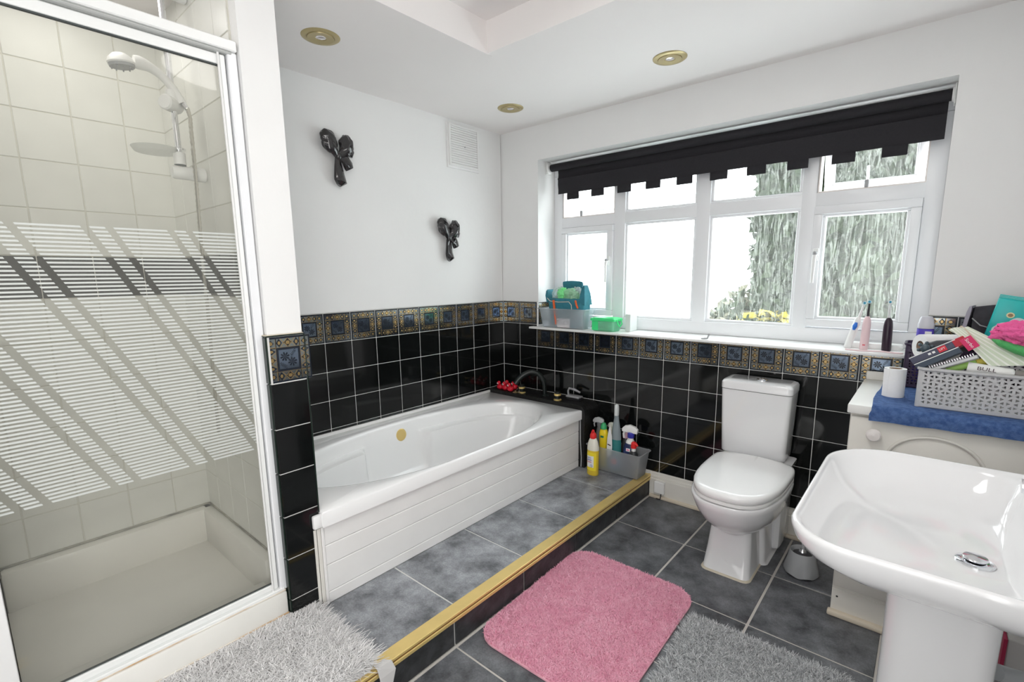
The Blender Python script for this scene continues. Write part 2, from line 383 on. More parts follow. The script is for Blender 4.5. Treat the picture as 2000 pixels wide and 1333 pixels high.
# --- step in front of the bath
step = structure('step_platform', MB().box((0.0, -3.3, 0.0), (1.158, 0.0, 0.1215), GROUT, 0))
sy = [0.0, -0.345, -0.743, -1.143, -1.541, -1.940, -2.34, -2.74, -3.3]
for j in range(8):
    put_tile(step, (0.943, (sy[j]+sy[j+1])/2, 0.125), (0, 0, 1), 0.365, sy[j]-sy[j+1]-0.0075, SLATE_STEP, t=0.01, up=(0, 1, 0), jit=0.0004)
for j in range(8):
    put_tile(step, (1.164, (fy[j]+fy[j+1])/2, 0.0555), (1, 0, 0), fy[j]-fy[j+1]-0.0065, 0.105, mat('dark_slate_riser', (0.05, 0.052, 0.055), 0.4, noise=0.6, nscale=18, bump=0.15), t=0.006, jit=0.0004)
nose = structure('trim_1', MB().box((1.118, -3.3, 0.125), (1.160, 0.0, 0.1285), BRASS, 0.001).box((1.150, -3.3, 0.1200), (1.1715, 0.0, 0.1320), BRASS, 0.0025)
    .box((1.150, -3.3, 0.1150), (1.1695, 0.0, 0.1205), mat('brown_groove', (0.22, 0.11, 0.03), 0.6), 0).box((1.150, -3.3, 0.101), (1.1725, 0.0, 0.1155), BRASS, 0.002))
BROWN = mat('timber_end', (0.30, 0.16, 0.06), 0.6)

# --- left wall behind the bath and the shower
wl = structure('wall_left', MB().box((-0.2, -3.45, 0.0), (-0.006, 0.0, 2.7), WALL, 0))
gb = MB().box((-0.007, -1.84, 0.3), (-0.0028, -0.0, TZ-0.001), GROUT, 0).box((-0.007, -2.607, 0.25), (-0.0028, -1.955, CZ), SHGROUT, 0); gb.build('grout_bed', wl)
ly = [0.0]+[-TP*k for k in range(1, 13)]
tile_run(wl, (1, 0, 0), 'y', 0.0, ly, rows_all[:5]+[0.44], BLACKTILE, lambda i, j: 'border' if j == 0 else 'plain')
MB().box((-0.006, -1.84, TZ-0.001), (0.002, 0, TZ+0.004), mat('tile_edge_trim', (0.45, 0.45, 0.43), 0.4), 0.001).build('edge_trim', wl)
swz = [0.338, 0.49, 0.642, 0.794, 0.946, 1.098, 1.25, 1.397, 1.556, 1.715, 1.874, 2.032, 2.191, CZ]
swy = [-1.9395, -2.0855, -2.233, -2.381, -2.529, -2.607]
tile_run(wl, (1, 0, 0), 'y', 0.0, swy, swz, SHTILE, lambda i, j: BLACKTILE if j in (6, 12) else 'plain')

# --- window wall
OX0, OX1, OZ0, OZ1 = 0.314, 2.340, 0.966, 2.045
wb = structure('wall_back', MB().box((-0.2, 0.006, 0), (OX0, 0.30, 2.7), WALL, 0).box((OX1, 0.006, 0), (2.9, 0.30, 2.7), WALL, 0)
    .box((OX0, 0.006, 0), (OX1, 0.30, OZ0-0.012), WALL, 0).box((OX0, 0.006, OZ1), (OX1, 0.30, 2.7), WALL, 0))
MB().box((0, 0.0026, 0.12), (OX0, 0.0066, TZ-0.001), GROUT, 0).box((OX0, 0.0026, 0.12), (OX1, 0.0066, OZ0-0.014), GROUT, 0).box((OX1, 0.0026, 0.12), (2.66, 0.0066, TZ-0.001), GROUT, 0).build('grout_bed', wb)
bx = [TP*k for k in range(18)]+[2.66]
def wb_pat(i, j):
    if j == 0: return 'border' if i < 2 else (BLACKTILE if i == 17 else ('border' if i == 16 else None))
    if j == 1 and 2 <= i <= 15: return None
    if j == 1: return 'border' if i == 16 else 'plain'
    return 'plain'
tile_run(wb, (0, -1, 0), 'x', 0.0, bx, rows_all[:7]+[0.15], BLACKTILE, wb_pat)
cutm = border_mesh(); bm = bmesh.new(); bm.from_mesh(cutm)
bmesh.ops.bisect_plane(bm, geom=bm.verts[:]+bm.edges[:]+bm.faces[:], plane_co=(0, 0.0495, 0), plane_no=(0, 1, 0), clear_outer=True); bm.to_mesh(cutm); bm.free()
for i in range(2, 16):
    o = put_tile(wb, ((i+0.5)*TP, 0.0, TZ-1.5*TP), (0, -1, 0), 0.149, 0.149, BORD_DARK, border=True, jit=0.0012); o.data = cutm
cutr = border_mesh(); bm = bmesh.new(); bm.from_mesh(cutr)
bmesh.ops.bisect_plane(bm, geom=bm.verts[:]+bm.edges[:]+bm.faces[:], plane_co=(-0.012, 0, 0), plane_no=(-1, 0, 0), clear_outer=True); bm.to_mesh(cutr); bm.free()
put_tile(wb, (2.356, 0.0, TZ-TP/2), (0, -1, 0), 0.149, 0.149, BORD_DARK, border=True).data = cutr
put_tile(wb, (OX0+0.002, 0.076, TZ-TP/2), (1, 0, 0), 0.149, 0.149, BORD_DARK, border=True)
put_tile(wb, (OX0+0.002, 0.17, TZ-TP/2), (1, 0, 0), 0.034, 0.149, BORD_DARK)
MB().box((0, -0.002, TZ-0.001), (OX0, 0.006, TZ+0.004), MATS['tile_edge_trim'], 0.001).box((OX0-0.004, -0.004, OZ0), (OX0+0.004, 0.004, TZ+0.002), WPLAS, 0.001).box((OX1, -0.002, TZ-0.001), (2.66, 0.006, TZ+0.004), MATS['tile_edge_trim'], 0.001).build('edge_trim', wb)
# skirting board with moulded top and bead
bb = structure('baseboard_back', MB().box((1.166, -0.018, 0), (2.66, 0.004, 0.115), CREAM, 0.002).box((1.166, -0.013, 0.11), (2.66, 0.004, 0.132), CREAM, 0.004)
    .box((1.166, -0.008, 0.128), (2.66, 0.004, 0.152), CREAM, 0.003).box((1.172, -0.034, 0), (2.16, -0.016, 0.020), mat('aged_bead', (0.70, 0.62, 0.50), 0.5), 0.006))
wr = structure('wall_right', MB().box((2.66, -3.45, 0), (2.8, 0.006, 2.7), WALL, 0))
wf = structure('wall_front', MB().box((-0.2, -3.45, 0), (2.8, -3.3, 2.7), WALL, 0))
# --- ceiling with its raised tray
TX0, TX1, TY0, TY1, TT = 0.779, 2.45, -2.55, -0.945, 2.385
ceil = structure('ceiling', MB().box((-0.2, -0.912, CZ), (2.8, 0.3, 2.72), CEIL, 0).box((-0.2, -3.45, CZ-0.0016), (TX0, -0.912, 2.72), CEIL, 0)
    .box((TX0, TY1, CZ), (2.8, -0.912, 2.72), CEIL, 0).box((TX1, -3.45, CZ), (2.8, TY1, 2.72), CEIL, 0).box((TX0, -3.45, CZ), (TX1, TY0, 2.72), CEIL, 0).box((TX0, TY0, TT), (TX1, TY1, 2.72), CEIL, 0))
# --- stub wall between bath and shower
wp = structure('wall_partition', MB().box((-0.006, -1.955, 0), (0.748, -1.842, 2.7), WALL, 0).box((-0.006, -1.9575, 0.25), (0.70, -1.952, CZ), SHGROUT, 0))
tile_run(wp, (0, -1, 0), 'x', -1.960, [0.0, 0.13, 0.282, 0.434, 0.586, 0.694], swz, SHTILE, lambda i, j: BLACKTILE if j == 6 else 'plain')
MB().box((0.7485, -1.9590, 0.12), (0.7575, -1.8425, TZ-0.002), GROUT, 0).build('grout_bed', wp)
crow = [TZ-0.001-k*0.1535 for k in range(7)]+[0.125]
for j in range(7):
    if j == 0:
        o = put_tile(wp, (0.760, -1.8975, (crow[0]+crow[1])/2), (1, 0, 0), 0.149, 0.149, BORD_DARK, border=True, jit=0)
        me = o.data.copy(); o.data = me          # cut the flowered tile to the width of the stub wall
        bm = bmesh.new(); bm.from_mesh(me)
        bmesh.ops.bisect_plane(bm, geom=bm.verts[:]+bm.edges[:]+bm.faces[:], plane_co=(-0.057, 0, 0), plane_no=(-1, 0, 0), clear_outer=True)
        bm.to_mesh(me); bm.free()
    else: put_tile(wp, (0.760, -1.9012, (crow[j]+crow[j+1])/2), (1, 0, 0), 0.1195, crow[j]-crow[j+1]-0.003, BLACKTILE, jit=0.0008)
    put_tile(wp, (0.739, -1.965, (crow[j]+crow[j+1])/2), (0, -1, 0), 0.032, crow[j]-crow[j+1]-0.003, BTRIM, t=0.006, jit=0)
MB().box((0.722, -1.966, TZ-0.002), (0.762, -1.840, TZ+0.002), BTRIM, 0.001).box((0.722, -1.966, TZ+0.002), (0.758, -1.842, TZ+0.0045), mat('old_sealant', (0.62, 0.56, 0.45), 0.7), 0.001).box((0.7565, -1.8435, 0.49), (0.762, -1.8385, TZ-0.002), BTRIM, 0.001).build('edge_trim', wp)
wt = structure('wall_return', MB().box((-0.006, -2.73, 0), (0.760, -2.6085, 2.7), WALL, 0.004))

# --- window
RG = rain_glass()
win = bpy.data.objects.new('window_1', None); C.objects.link(win); win.location = (1.327, 0.19, OZ0); win['kind'] = 'structure'
FY = 0.19
def bar(b, x0, x1, z0, z1, y0=FY, y1=0.255, m=UPVC, bev=0.004): b.box((x0, y0, z0), (x1, y1, z1), m, bev)
b = MB(); bar(b, OX0, 0.382, 1.038, 1.962); bar(b, 2.274, OX1, 1.038, 1.962); bar(b, OX0, OX1, OZ0, 1.038); bar(b, OX0, OX1, 1.962, OZ1); b.build('outer_frame', win)
for x0, x1 in ((0.776, 0.852), (1.292, 1.368), (1.808, 1.872)): part('mullion', win, bar, x0, x1, 1.03, 1.97)
for x0, x1 in ((0.375, 0.78), (0.848, 1.296), (1.364, 1.812), (1.868, 2.28)): part('transom', win, bar, x0, x1, 1.622, 1.688)
def ring_frame(b, x0, x1, z0, z1, w, y0, y1, m=UPVC, bev=0.004):
    b.box((x0, y0, z0), (x1, y1, z0+w), m, bev).box((x0, y0, z1-w), (x1, y1, z1), m, bev).box((x0, y0, z0+w), (x0+w, y1, z1-w), m, bev).box((x1-w, y0, z0+w), (x1, y1, z1-w), m, bev)
def sash(x0, x1, z0, z1, pane, w=0.05, y0=0.172, handle=None):
    s = MB(); ring_frame(s, x0, x1, z0, z1, w-0.012, y0, 0.235); ring_frame(s, x0+w-0.014, x1-w+0.014, z0+w-0.014, z1-w+0.014, 0.014, y0+0.012, 0.23)
    o = s.build('sash', win)
    MB().box((x0+w-0.004, 0.216, z0+w-0.004), (x1-w+0.004, 0.221, z1-w+0.004), RG, 0).build('pane', o)
    if handle:
        hx, hz = handle; h = MB().box((hx-0.011, y0-0.010, hz-0.03), (hx+0.011, y0, hz+0.03), WMETAL, 0.004)
        h.tube([(hx, y0-0.008, hz), (hx, y0-0.032, hz-0.004), (hx-0.001, y0-0.036, hz-0.03), (hx-0.002, y0-0.034, hz-0.135)], [0.008, 0.009, 0.009, 0.007], WMETAL)
        h.ball((hx, y0-0.03, hz+0.004), 0.011, GPLAS, 12); h.build('handle', o)
    return o
sash(0.384, 0.776, 1.044, 1.620, None, handle=(0.752, 1.395)); sash(1.870, 2.274, 1.044, 1.622, None, handle=(1.893, 1.395))
for x0, x1 in ((0.854, 1.290), (1.370, 1.806)):
    for z0, z1 in ((1.040, 1.620), (1.690, 1.960)):
        s = MB(); ring_frame(s, x0-0.004, x1+0.004, z0-0.004, z1+0.004, 0.016, 0.20, 0.235); s.box((x0+0.010, 0.205, z0+0.010), (x1-0.010, 0.212, z0+0.013), SEAL, 0)
        o = s.build('glazing_bead', win); MB().box((x0+0.006, 0.216, z0+0.006), (x1-0.006, 0.221, z1-0.006), RG, 0).build('pane', o)
def top_light(x0, x1, stayx):
    z0, z1 = 1.692, 1.958
    s = MB(); ring_frame(s, x0, x1, z0, z1, 0.034, -0.012, 0.028); ring_frame(s, x0+0.03, x1-0.03, z0+0.03, z1-0.03, 0.012, -0.004, 0.022)
    o = None; Mx = Matrix.Translation((0, 0.262, z1)) @ Matrix.Rotation(math.radians(15), 4, 'X') @ Matrix.Translation((0, 0, -z1)); s.xf(Mx)
    o = s.build('sash', win); g = MB().box((x0+0.036, 0.006, z0+0.036), (x1-0.036, 0.011, z1-0.036), RG, 0); g.xf(Mx); g.build('pane', o)
    st = MB().tube([(stayx, 0.20, 1.700), (stayx, 0.225, 1.712), (stayx-0.01, 0.30, 1.80)], 0.006, WMETAL).box((stayx-0.008, 0.186, 1.690), (stayx+0.008, 0.20, 1.725), GPLAS, 0.003)
    st.build('stay', win)
    r = MB(); ring_frame(r, x0-0.006, x1+0.006, z0-0.006, z1+0.006, 0.006, 0.19, 0.26, mat('upvc_warm', (0.80, 0.75, 0.72), 0.4), 0.001); r.build('reveal', win)
top_light(0.392, 0.772, 0.53); top_light(1.880, 2.270, 2.065)
# sill board running past the opening
MB().box((0.272, -0.048, OZ0-0.014), (2.40, 0.2, OZ0), SILLM, 0.004).build('sill', win)

# --- outside: hedge trees and shrub behind the obscured glass, seen only blurred
def leaf_cloud(name, c, rad, n, m, m2, label, cat, group=None):
    t = thing(name, (c[0], c[1], -3.0), label, cat, group)
    p = RNG.normal(size=(n, 3)); p /= np.linalg.norm(p, axis=1)[:, None]; p *= (0.55+0.45*RNG.random(n)**0.5)[:, None]
    p = p*np.array(rad)+np.array(c); a = RNG.normal(size=(n, 3)); a /= np.linalg.norm(a, axis=1)[:, None]
    bb_ = np.cross(a, RNG.normal(size=(n, 3))); bb_ /= np.linalg.norm(bb_, axis=1)[:, None]; s = 0.10
    V = np.stack([p-a*s, p-bb_*s*0.5, p+a*s, p+bb_*s*0.5], 1).reshape(-1, 3)-np.array([c[0], c[1], -3.0])
    me = bpy.data.meshes.new('foliage'); me.from_pydata(V.tolist(), [], np.arange(4*n).reshape(-1, 4).tolist()); me.materials.append(m); me.materials.append(m2)
    me.polygons.foreach_set('material_index', RNG.integers(0, 2, n).tolist()); o = bpy.data.objects.new('foliage', me); C.objects.link(o); o.parent = t; o['kind'] = 'stuff'
    part('inner_foliage', t, lambda b: b.ball(c, 1.0, m, 20, tuple(q*0.80 for q in rad)))
    MB().tube([(c[0], c[1], -3), (c[0]+0.05, c[1], c[2])], [0.1, 0.05], mat('bark', (0.08, 0.06, 0.04), 0.9)).build('trunk', t)
GR1 = mat('leaf_green', (0.014, 0.021, 0.010), 0.8, spec=0.1); GR2 = mat('leaf_grey_green', (0.032, 0.042, 0.025), 0.8, spec=0.1); YEL = mat('leaf_yellow', (0.42, 0.34, 0.04), 0.6)
leaf_cloud('conifer_tree', (1.75, 3.9, 1.9), (1.15, 0.7, 2.4), 15000, GR1, GR2, 'dull green bushy tree seen blurred through the right hand obscured panes', 'tree')
leaf_cloud('hedge_bush', (0.60, 5.4, 0.2), (1.1, 0.6, 1.0), 2600, GR2, mat('leaf_straw', (0.14, 0.13, 0.09), 0.6), 'pale olive bush seen blurred low through the middle obscured panes', 'bush')
leaf_cloud('flowering_shrub', (1.25, 2.5, 0.62), (0.50, 0.30, 0.30), 1500, YEL, GR2, 'yellow flowering shrub seen blurred at the foot of the centre pane', 'shrub')
leaf_cloud('garden_tree', (3.6, 5.9, 1.6), (1.3, 0.7, 2.3), 6000, GR1, GR2, 'darker green tree standing outside past the bushy one, beyond the right casement', 'tree')

# ================================================================= fixtures on walls and ceiling
def downlight(x, y, label):
    t = thing('recessed_downlight', (x, y, CZ), label, 'light', 'brass downlights in the ceiling')
    part('outer_ring', t, lambda b: b.lathe([(0.050, -0.001), (0.052, -0.006), (0.068, -0.006), (0.074, -0.002), (0.074, 0.0)], BRASSD, (x, y, CZ), n=36))
    part('gimbal_plate', t, lambda b: b.lathe([(0.020, -0.004), (0.023, -0.007), (0.050, -0.009), (0.051, -0.005)], BRASSD, (x, y, CZ), n=36))
    part('bulb', t, lambda b: b.lathe([(0.0005, -0.008), (0.012, -0.008), (0.019, -0.006), (0.020, -0.003)], mat('lens_glass', (0.75, 0.72, 0.72), 0.05, metal=0.6), (x, y, CZ), n=24))
downlight(0.395, -1.497, 'round brass downlight nearest the shower, over the bath'); downlight(1.353, -0.373, 'round brass downlight over the middle of the window'); downlight(0.398, -0.355, 'round brass downlight in the corner near the air vent')
# unseen fixtures added to house the fill lights: shower downlight, rear panel, ceiling lamp
downlight(0.33, -2.28, 'round brass downlight inside the shower')
w2 = bpy.data.objects.new('rear_fill_panel', None); C.objects.link(w2); w2.location = (1.72, -3.28, 1.35); w2['kind'] = 'structure'
part('fill_panel_frame', w2, lambda b: ring_frame(b, 0.80, 2.64, 0.43, 2.24, 0.07, -3.30, -3.262))
part('fill_panel_face', w2, lambda b: b.box((0.87, -3.298, 0.50), (2.57, -3.285, 2.17), WPLAS, 0))
t = thing('added_ceiling_lamp', (1.85, -1.50, 2.385), 'large flush white ceiling lamp inside the raised ceiling', 'lamp')
part('lamp_body', t, lambda b: b.lathe([(0.32, 0.0), (0.33, -0.02), (0.32, -0.045), (0.001, -0.05)], WPLAS, (1.85, -1.50, 2.385), n=40))

t = thing('air_vent', (0.0, -0.355, 2.107), 'white plastic louvred air vent high on the wall over the bath', 'vent')
part('vent_frame', t, lambda b: [b.box((-0.008, -0.492, 1.972), (0.004, -0.220, 2.240), WALL, 0.002), b.box((0.0, -0.482, 1.985), (0.016, -0.470, 2.228), WPLAS, 0.002), b.box((0.0, -0.242, 1.985), (0.016, -0.230, 2.228), WPLAS, 0.002),
    b.box((0.0, -0.470, 1.985), (0.016, -0.242, 1.996), WPLAS, 0.002), b.box((0.0, -0.470, 2.217), (0.016, -0.242, 2.228), WPLAS, 0.002)])
sl = MB().box((0.002, -0.113, -0.0046), (0.0125, 0.113, 0.0046), WPLAS, 0.0018).build('slat', t, smooth=False, origin=(0, 0, 0))
for k in range(17):
    o = sl if k == 0 else sl.copy()
    if k: C.objects.link(o); o.parent = t
    o.location = (0, -0.001, -0.112+k*0.0135)
part('vent_screw', t, lambda b: b.lathe([(0.004, 0), (0.004, 0.003), (0.001, 0.004)], GPLAS, (0.016, -0.356, 2.107), axis=(1, 0, 0), n=8))

# ceramic bow ornaments
GLAZE = mat('gunmetal_glaze', (0.022, 0.020, 0.022), 0.10, metal=0.3, coat=0.8)
def bow(y, z, label, s=1.0, flip=1):
    t = thing('ceramic_bow', (0.0, y, z), label, 'wall ornament', 'dark ceramic bow ornaments')
    def Q(a, b_, d): return (0.012+d*s, y+a*s*flip, z+b_*s)
    def strip(b, pts, ws, th=0.012):
        """folded ribbon: centre points and half widths"""
        n = len(pts); rs = []
        for i in range(n):
            p = Vector(pts[i]); q = Vector(pts[min(i+1, n-1)])-Vector(pts[max(i-1, 0)]); d = Vector((0, -q.z, q.y)).normalized(); w = ws[i]*s; nrm = Vector((1, 0, 0))
            ring = []
            for j in range(10):
                a = 2*PI*j/10; fold = 0.35*w*math.cos(a*2+i); ring.append(tuple(p+d*w*math.cos(a)+nrm*(th*s*math.sin(a)+fold*0.5)))
            rs.append(ring)
        b.rings(rs, GLAZE)
    def loop(b, sgn):
        """puffed folded loop with a ribbon running back to the knot"""
        cy, cz, tl = (-0.046, 0.074, 0.30) if sgn < 0 else (0.052, 0.066, -0.22); s0 = len(b.v)
        crumple(b, (0, 0, 0), (0.022*s, 0.041*s, 0.054*s), GLAZE, 12+sgn, 0.34, 26, 2.6)
        b.xf(Matrix.Translation(Q(cy, cz, 0.022)) @ Matrix.Rotation(tl*flip, 4, 'X'), s0)
        strip(b, [Q(0.004*sgn, 0.006, 0.018), Q(0.020*sgn, 0.024, 0.030), Q(0.038*sgn, 0.046, 0.036), Q(0.052*sgn, 0.074, 0.034)], [0.010, 0.020, 0.026, 0.014], 0.012)
        if sgn > 0: strip(b, [Q(0.070, 0.070, 0.020), Q(0.074, 0.040, 0.026), Q(0.070, 0.014, 0.022)], [0.014, 0.018, 0.012], 0.010)
    part('left_loop', t, loop, -1)
    part('right_loop', t, loop, 1)
    part('knot', t, lambda b: b.ball(Q(0.004, 0.012, 0.022), 0.019*s, GLAZE, 14, (0.8, 0.9, 1.3)))
    part('long_tail', t, lambda b: strip(b, [Q(0.0, 0.0, 0.016), Q(-0.002, -0.04, 0.022), Q(0.008, -0.085, 0.014), Q(0.012, -0.112, 0.02), Q(0.000, -0.130, 0.012)], [0.014, 0.022, 0.031, 0.036, 0.014]))
    part('short_tail', t, lambda b: strip(b, [Q(0.012, 0.010, 0.016), Q(0.036, -0.006, 0.028), Q(0.060, -0.030, 0.02), Q(0.068, -0.044, 0.016)], [0.014, 0.026, 0.030, 0.024]))
bow(-1.245, 1.895, 'shiny dark ceramic bow on the wall, the higher one nearer the shower', 0.98)
bow(-0.530, 1.535, 'shiny dark ceramic bow on the wall, the lower one nearer the window', 0.98)

# roller blind with castellated edge
BL = mat('black_blind_fabric', (0.013, 0.012, 0.016), 0.75, noise=0.2, nscale=120)
t = thing('roller_blind', (1.33, 0.13, 2.0), 'black roller blind with a castellated lower edge, rolled up over the window', 'blind')
part('roller_tube', t, lambda b: b.lathe([(0.023, 0), (0.023, 1.985)], BL, (0.345, 0.115, 2.005), axis=(1, 0, 0), n=20))
part('end_bracket', t, lambda b: [b.lathe([(0.032, 0), (0.034, 0.008), (0.026, 0.014)], WPLAS, (0.322, 0.115, 2.005), axis=(1, 0, 0), n=20), b.box((0.316, 0.09, 1.965), (0.324, 0.14, 2.044), WPLAS, 0.002)])
part('end_bracket', t, lambda b: [b.lathe([(0.026, 0), (0.03, 0.008)], WPLAS, (2.326, 0.115, 2.005), axis=(1, 0, 0), n=20), b.box((2.333, 0.09, 1.965), (2.339, 0.14, 2.044), WPLAS, 0.002)])
def blind_cloth(b):
    zt, zp = 2.0, 1.838; x0, x1 = 0.382, 2.318; N = 21; w = (x1-x0)/(N-0.0)
    prof = lambda z: 0.136+0.003*math.sin((z-1.83)*60)-(0.006 if 1.925 < z < 1.945 else 0)
    zs = [zt, 1.965, 1.945, 1.935, 1.925, 1.90, 1.865, zp]; xs = [x0+w*i for i in range(N+1)]
    for f, sgn in ((0.0, 1), (0.0022, -1)):
        V = [(x, prof(z)+f, z+0.006*(x-x0)/2) for z in zs for x in xs]; n = len(xs); F = []
        for i in range(len(zs)-1):
            for j in range(n-1):
                q = (i*n+j, i*n+j+1, (i+1)*n+j+1, (i+1)*n+j); F.append(q[::sgn])
        b.add(V, F, BL)
def blind_tab(b, k):
    w = (2.318-0.382)/21; xa = 0.382+w*(2*k+0.75+0.0)+0.003; xb = xa+w*0.97; dz = 0.006*(xa-0.38)/2; y = 0.137
    b.rings([[(x, y+0.001-0.0045*math.cos(a)*q, 1.842+dz-0.046*(1-q*0.0)+0.046*(0.5+0.5*math.sin(a)) ) for a in [2*PI*i/12 for i in range(12)]] for x, q in ((xa, 0.7), (xa+0.003, 1), (xb-0.003, 1), (xb, 0.7))], BL)
part('blind_cloth', t, blind_cloth)
for k in range(10): part('blind_tab', t, blind_tab, k)

# ================================================================= bath
t = thing('bathtub', (0.39, -1.01, 0.125), 'white acrylic oval bath boxed in with white plank panels', 'bath')
def tub(b):
    x0, x1, y0, y1 = 0.001, 0.780, -1.840, -0.163; cx, cy, a, bb_ = 0.434, -1.018, 0.338, 0.763; N = 288
    def out(z, g=0.0): return [(p[0], p[1], z) for p in _rect_ring(x0+g, x1-g, y0+g, y1-g, cx, cy, N)]
    def inn(z, s, k=0.0, dx=0.0, dy=0.0):
        r = []
        for i in range(N):
            th = 2*PI*i/N; c, s_ = math.cos(th), math.sin(th); n = 2.15
            rr_ = (abs(c/a)**n+abs(s_/bb_)**n)**(-1/n); x, y = rr_*c*s, rr_*s_*s
            if k:
                yy = y+cy; w = 1/(1+math.exp(-(abs(yy+1.075)-0.205)/0.006)); x *= 1-k*w
            r.append((min(cx+dx+x, 0.7725), cy+dy+y, z))
        return r
    rs = [out(0.434), out(0.486), out(0.492, 0.006), inn(0.4935, 1.035), inn(0.491, 1.01), inn(0.484, 0.997), inn(0.46, 0.985), inn(0.43, 0.972),
          inn(0.418, 0.968), inn(0.4145, 0.966, 0.14), inn(0.408, 0.964, 0.20), inn(0.38, 0.955, 0.21), inn(0.30, 0.92, 0.19), inn(0.22, 0.86, 0.14), inn(0.185, 0.79, 0.10), inn(0.172, 0.68, 0.05), inn(0.168, 0.4)]
    b.rings(rs, ACRY, False, True)
def _rect_ring(x0, x1, y0, y1, cx, cy, N):
    out = []
    for i in range(N):
        th = 2*PI*i/N; c, s_ = math.cos(th), math.sin(th)
        k = min((x1-cx)/c if c > 1e-9 else ((x0-cx)/c if c < -1e-9 else 1e9), (y1-cy)/s_ if s_ > 1e-9 else ((y0-cy)/s_ if s_ < -1e-9 else 1e9))
        out.append((cx+c*k, cy+s_*k))
    for cxx in (x0, x1):
        for cyy in (y0, y1):
            j = min(range(N), key=lambda q: (out[q][0]-cxx)**2+(out[q][1]-cyy)**2); out[j] = (cxx, cyy)
    return out
part('tub_shell', t, tub, ang=50)
part('wall_seal', t, lambda b: b.box((-0.002, -1.84, 0.490), (0.012, -0.165, 0.5075), WPLAS, 0.004))
def plank(b, z0, z1): b.box((0.750, -1.838, z0), (0.762, -0.166, z1), PANELW, 0.0025)
for z0, z1 in ((0.354, 0.432), (0.2765, 0.3525), (0.170, 0.275), (0.125, 0.1685)): part('front_plank', t, plank, z0, z1)
part('corner_post', t, lambda b: [b.box((0.7605, -1.868, 0.125), (0.7645, -1.858, 0.430), CREAM, 0.001), b.box((0.7605, -1.856, 0.125), (0.7665, -1.843, 0.430), CREAM, 0.0015), b.box((0.7605, -1.858, 0.125), (0.7620, -1.856, 0.430), DARK, 0), b.box((0.7500, -1.8415, 0.125), (0.7675, -1.830, 0.433), PANELW, 0.003)])['kind'] = 'stuff'
part('rim_corner', t, lambda b: b.box((0.7605, -1.872, 0.436), (0.779, -1.836, 0.487), ACRY, 0.007))
part('overflow_cover', t, lambda b: b.lathe([(0.001, 0.026), (0.030, 0.026), (0.0365, 0.021), (0.0365, 0.004), (0.028, 0.0)], BRASS, (0.085, -1.010, 0.415), axis=(1, -0.1, 0.15), n=32))

LEDGE = mat('black_ledge_vinyl', (0.008, 0.008, 0.008), 0.4, bump=0.4, bscale=90)
t = thing('bath_end_ledge', (0.43, -0.08, 0.125), 'black rounded boxed ledge between the bath end and the window wall', 'ledge')
def ledge(b):
    prof = [(0.72, 0.125), (0.800, 0.125), (0.800, 0.47)]+[(0.800-0.04+0.04*math.cos(a), 0.477+0.04*math.sin(a)) for a in [PI/2*i/6 for i in range(1, 7)]]+[(0.002, 0.517), (0.002, 0.44), (0.72, 0.44)]
    b.rings([[(x, -0.1615, z) for x, z in prof], [(x, -0.164+0.0, z-0.0) for x, z in prof]][::-1]+[[(x, -0.001, z) for x, z in prof]], LEDGE)
part('ledge_top', t, ledge, ang=40)
part('panel_edge', t, lambda b: b.tube([(0.770, -0.166, 0.43), (0.774, -0.168, 0.30), (0.784, -0.169, 0.19), (0.780, -0.167, 0.13)], 0.004, GPLAS))

# taps
BT = mat('black_enamel', (0.006, 0.010, 0.009), 0.3); LZ = 0.517
t = thing('bath_spout', (0.435, -0.10, LZ), 'black arched swan neck bath spout standing on the black ledge', 'tap')
part('spout_tube', t, lambda b: b.tube([(0.445, -0.095, LZ), (0.444, -0.098, 0.57)]+bez((0.443, -0.10, 0.60), (0.43, -0.11, 0.69), (0.355, -0.17, 0.72), (0.305, -0.235, 0.605), 12), [0.014, 0.014]+[0.0145+0.0004*i for i in range(13)], BT, 14))
part('spout_base', t, lambda b: b.lathe([(0.024, 0), (0.024, 0.006), (0.016, 0.012)], BT, (0.445, -0.095, LZ), n=24))
def tap(x, y, label):
    t = thing('bath_tap', (x, y, LZ), label, 'tap')
    part('tap_flange', t, lambda b: b.lathe([(0.026, 0), (0.026, 0.004), (0.018, 0.008)], BRASS, (x, y, LZ), n=24))
    part('tap_body', t, lambda b: b.lathe([(0.017, 0.006), (0.017, 0.030)], BT, (x, y, LZ), n=24))
    part('gold_band', t, lambda b: b.lathe([(0.018, 0.028), (0.0225, 0.031), (0.0225, 0.041), (0.018, 0.044)], BRASS, (x, y, LZ), n=24))
    part('tap_cap', t, lambda b: b.lathe([(0.0195, 0.043), (0.0200, 0.052), (0.017, 0.056), (0.001, 0.056)], BT, (x, y, LZ), n=24))
tap(0.573, -0.130, 'black and gold bath tap nearer the toilet, before the grey brush'); tap(0.265, -0.118, 'black and gold bath tap beside the red rubber ducks')
t = thing('bath_plug', (0.232, -0.145, LZ), 'small brass plug and chain lying on the ledge by the ducks', 'plug')
part('plug_body', t, lambda b: b.lathe([(0.017, 0), (0.019, 0.004), (0.012, 0.007), (0.003, 0.008), (0.003, 0.014)], BRASSD, (0.232, -0.147, LZ), n=20))
part('chain', t, lambda b: b.tube([(0.232, -0.147, LZ+0.012), (0.240, -0.13, LZ+0.028), (0.246, -0.118, LZ+0.03), (0.255, -0.14, LZ+0.003), (0.27, -0.147, LZ+0.003)], 0.0018, CHROME, 6))
SPG = mat('grey_scrub_plastic', (0.30, 0.30, 0.31), 0.4)
t = thing('scrubbing_brush', (0.66, -0.055, LZ), 'grey flat scrubbing brush with a raised handle on the black ledge', 'brush')
part('brush_plate', t, lambda b: b.box((0.600, -0.082, LZ+0.014), (0.702, -0.028, LZ+0.027), SPG, 0.006))
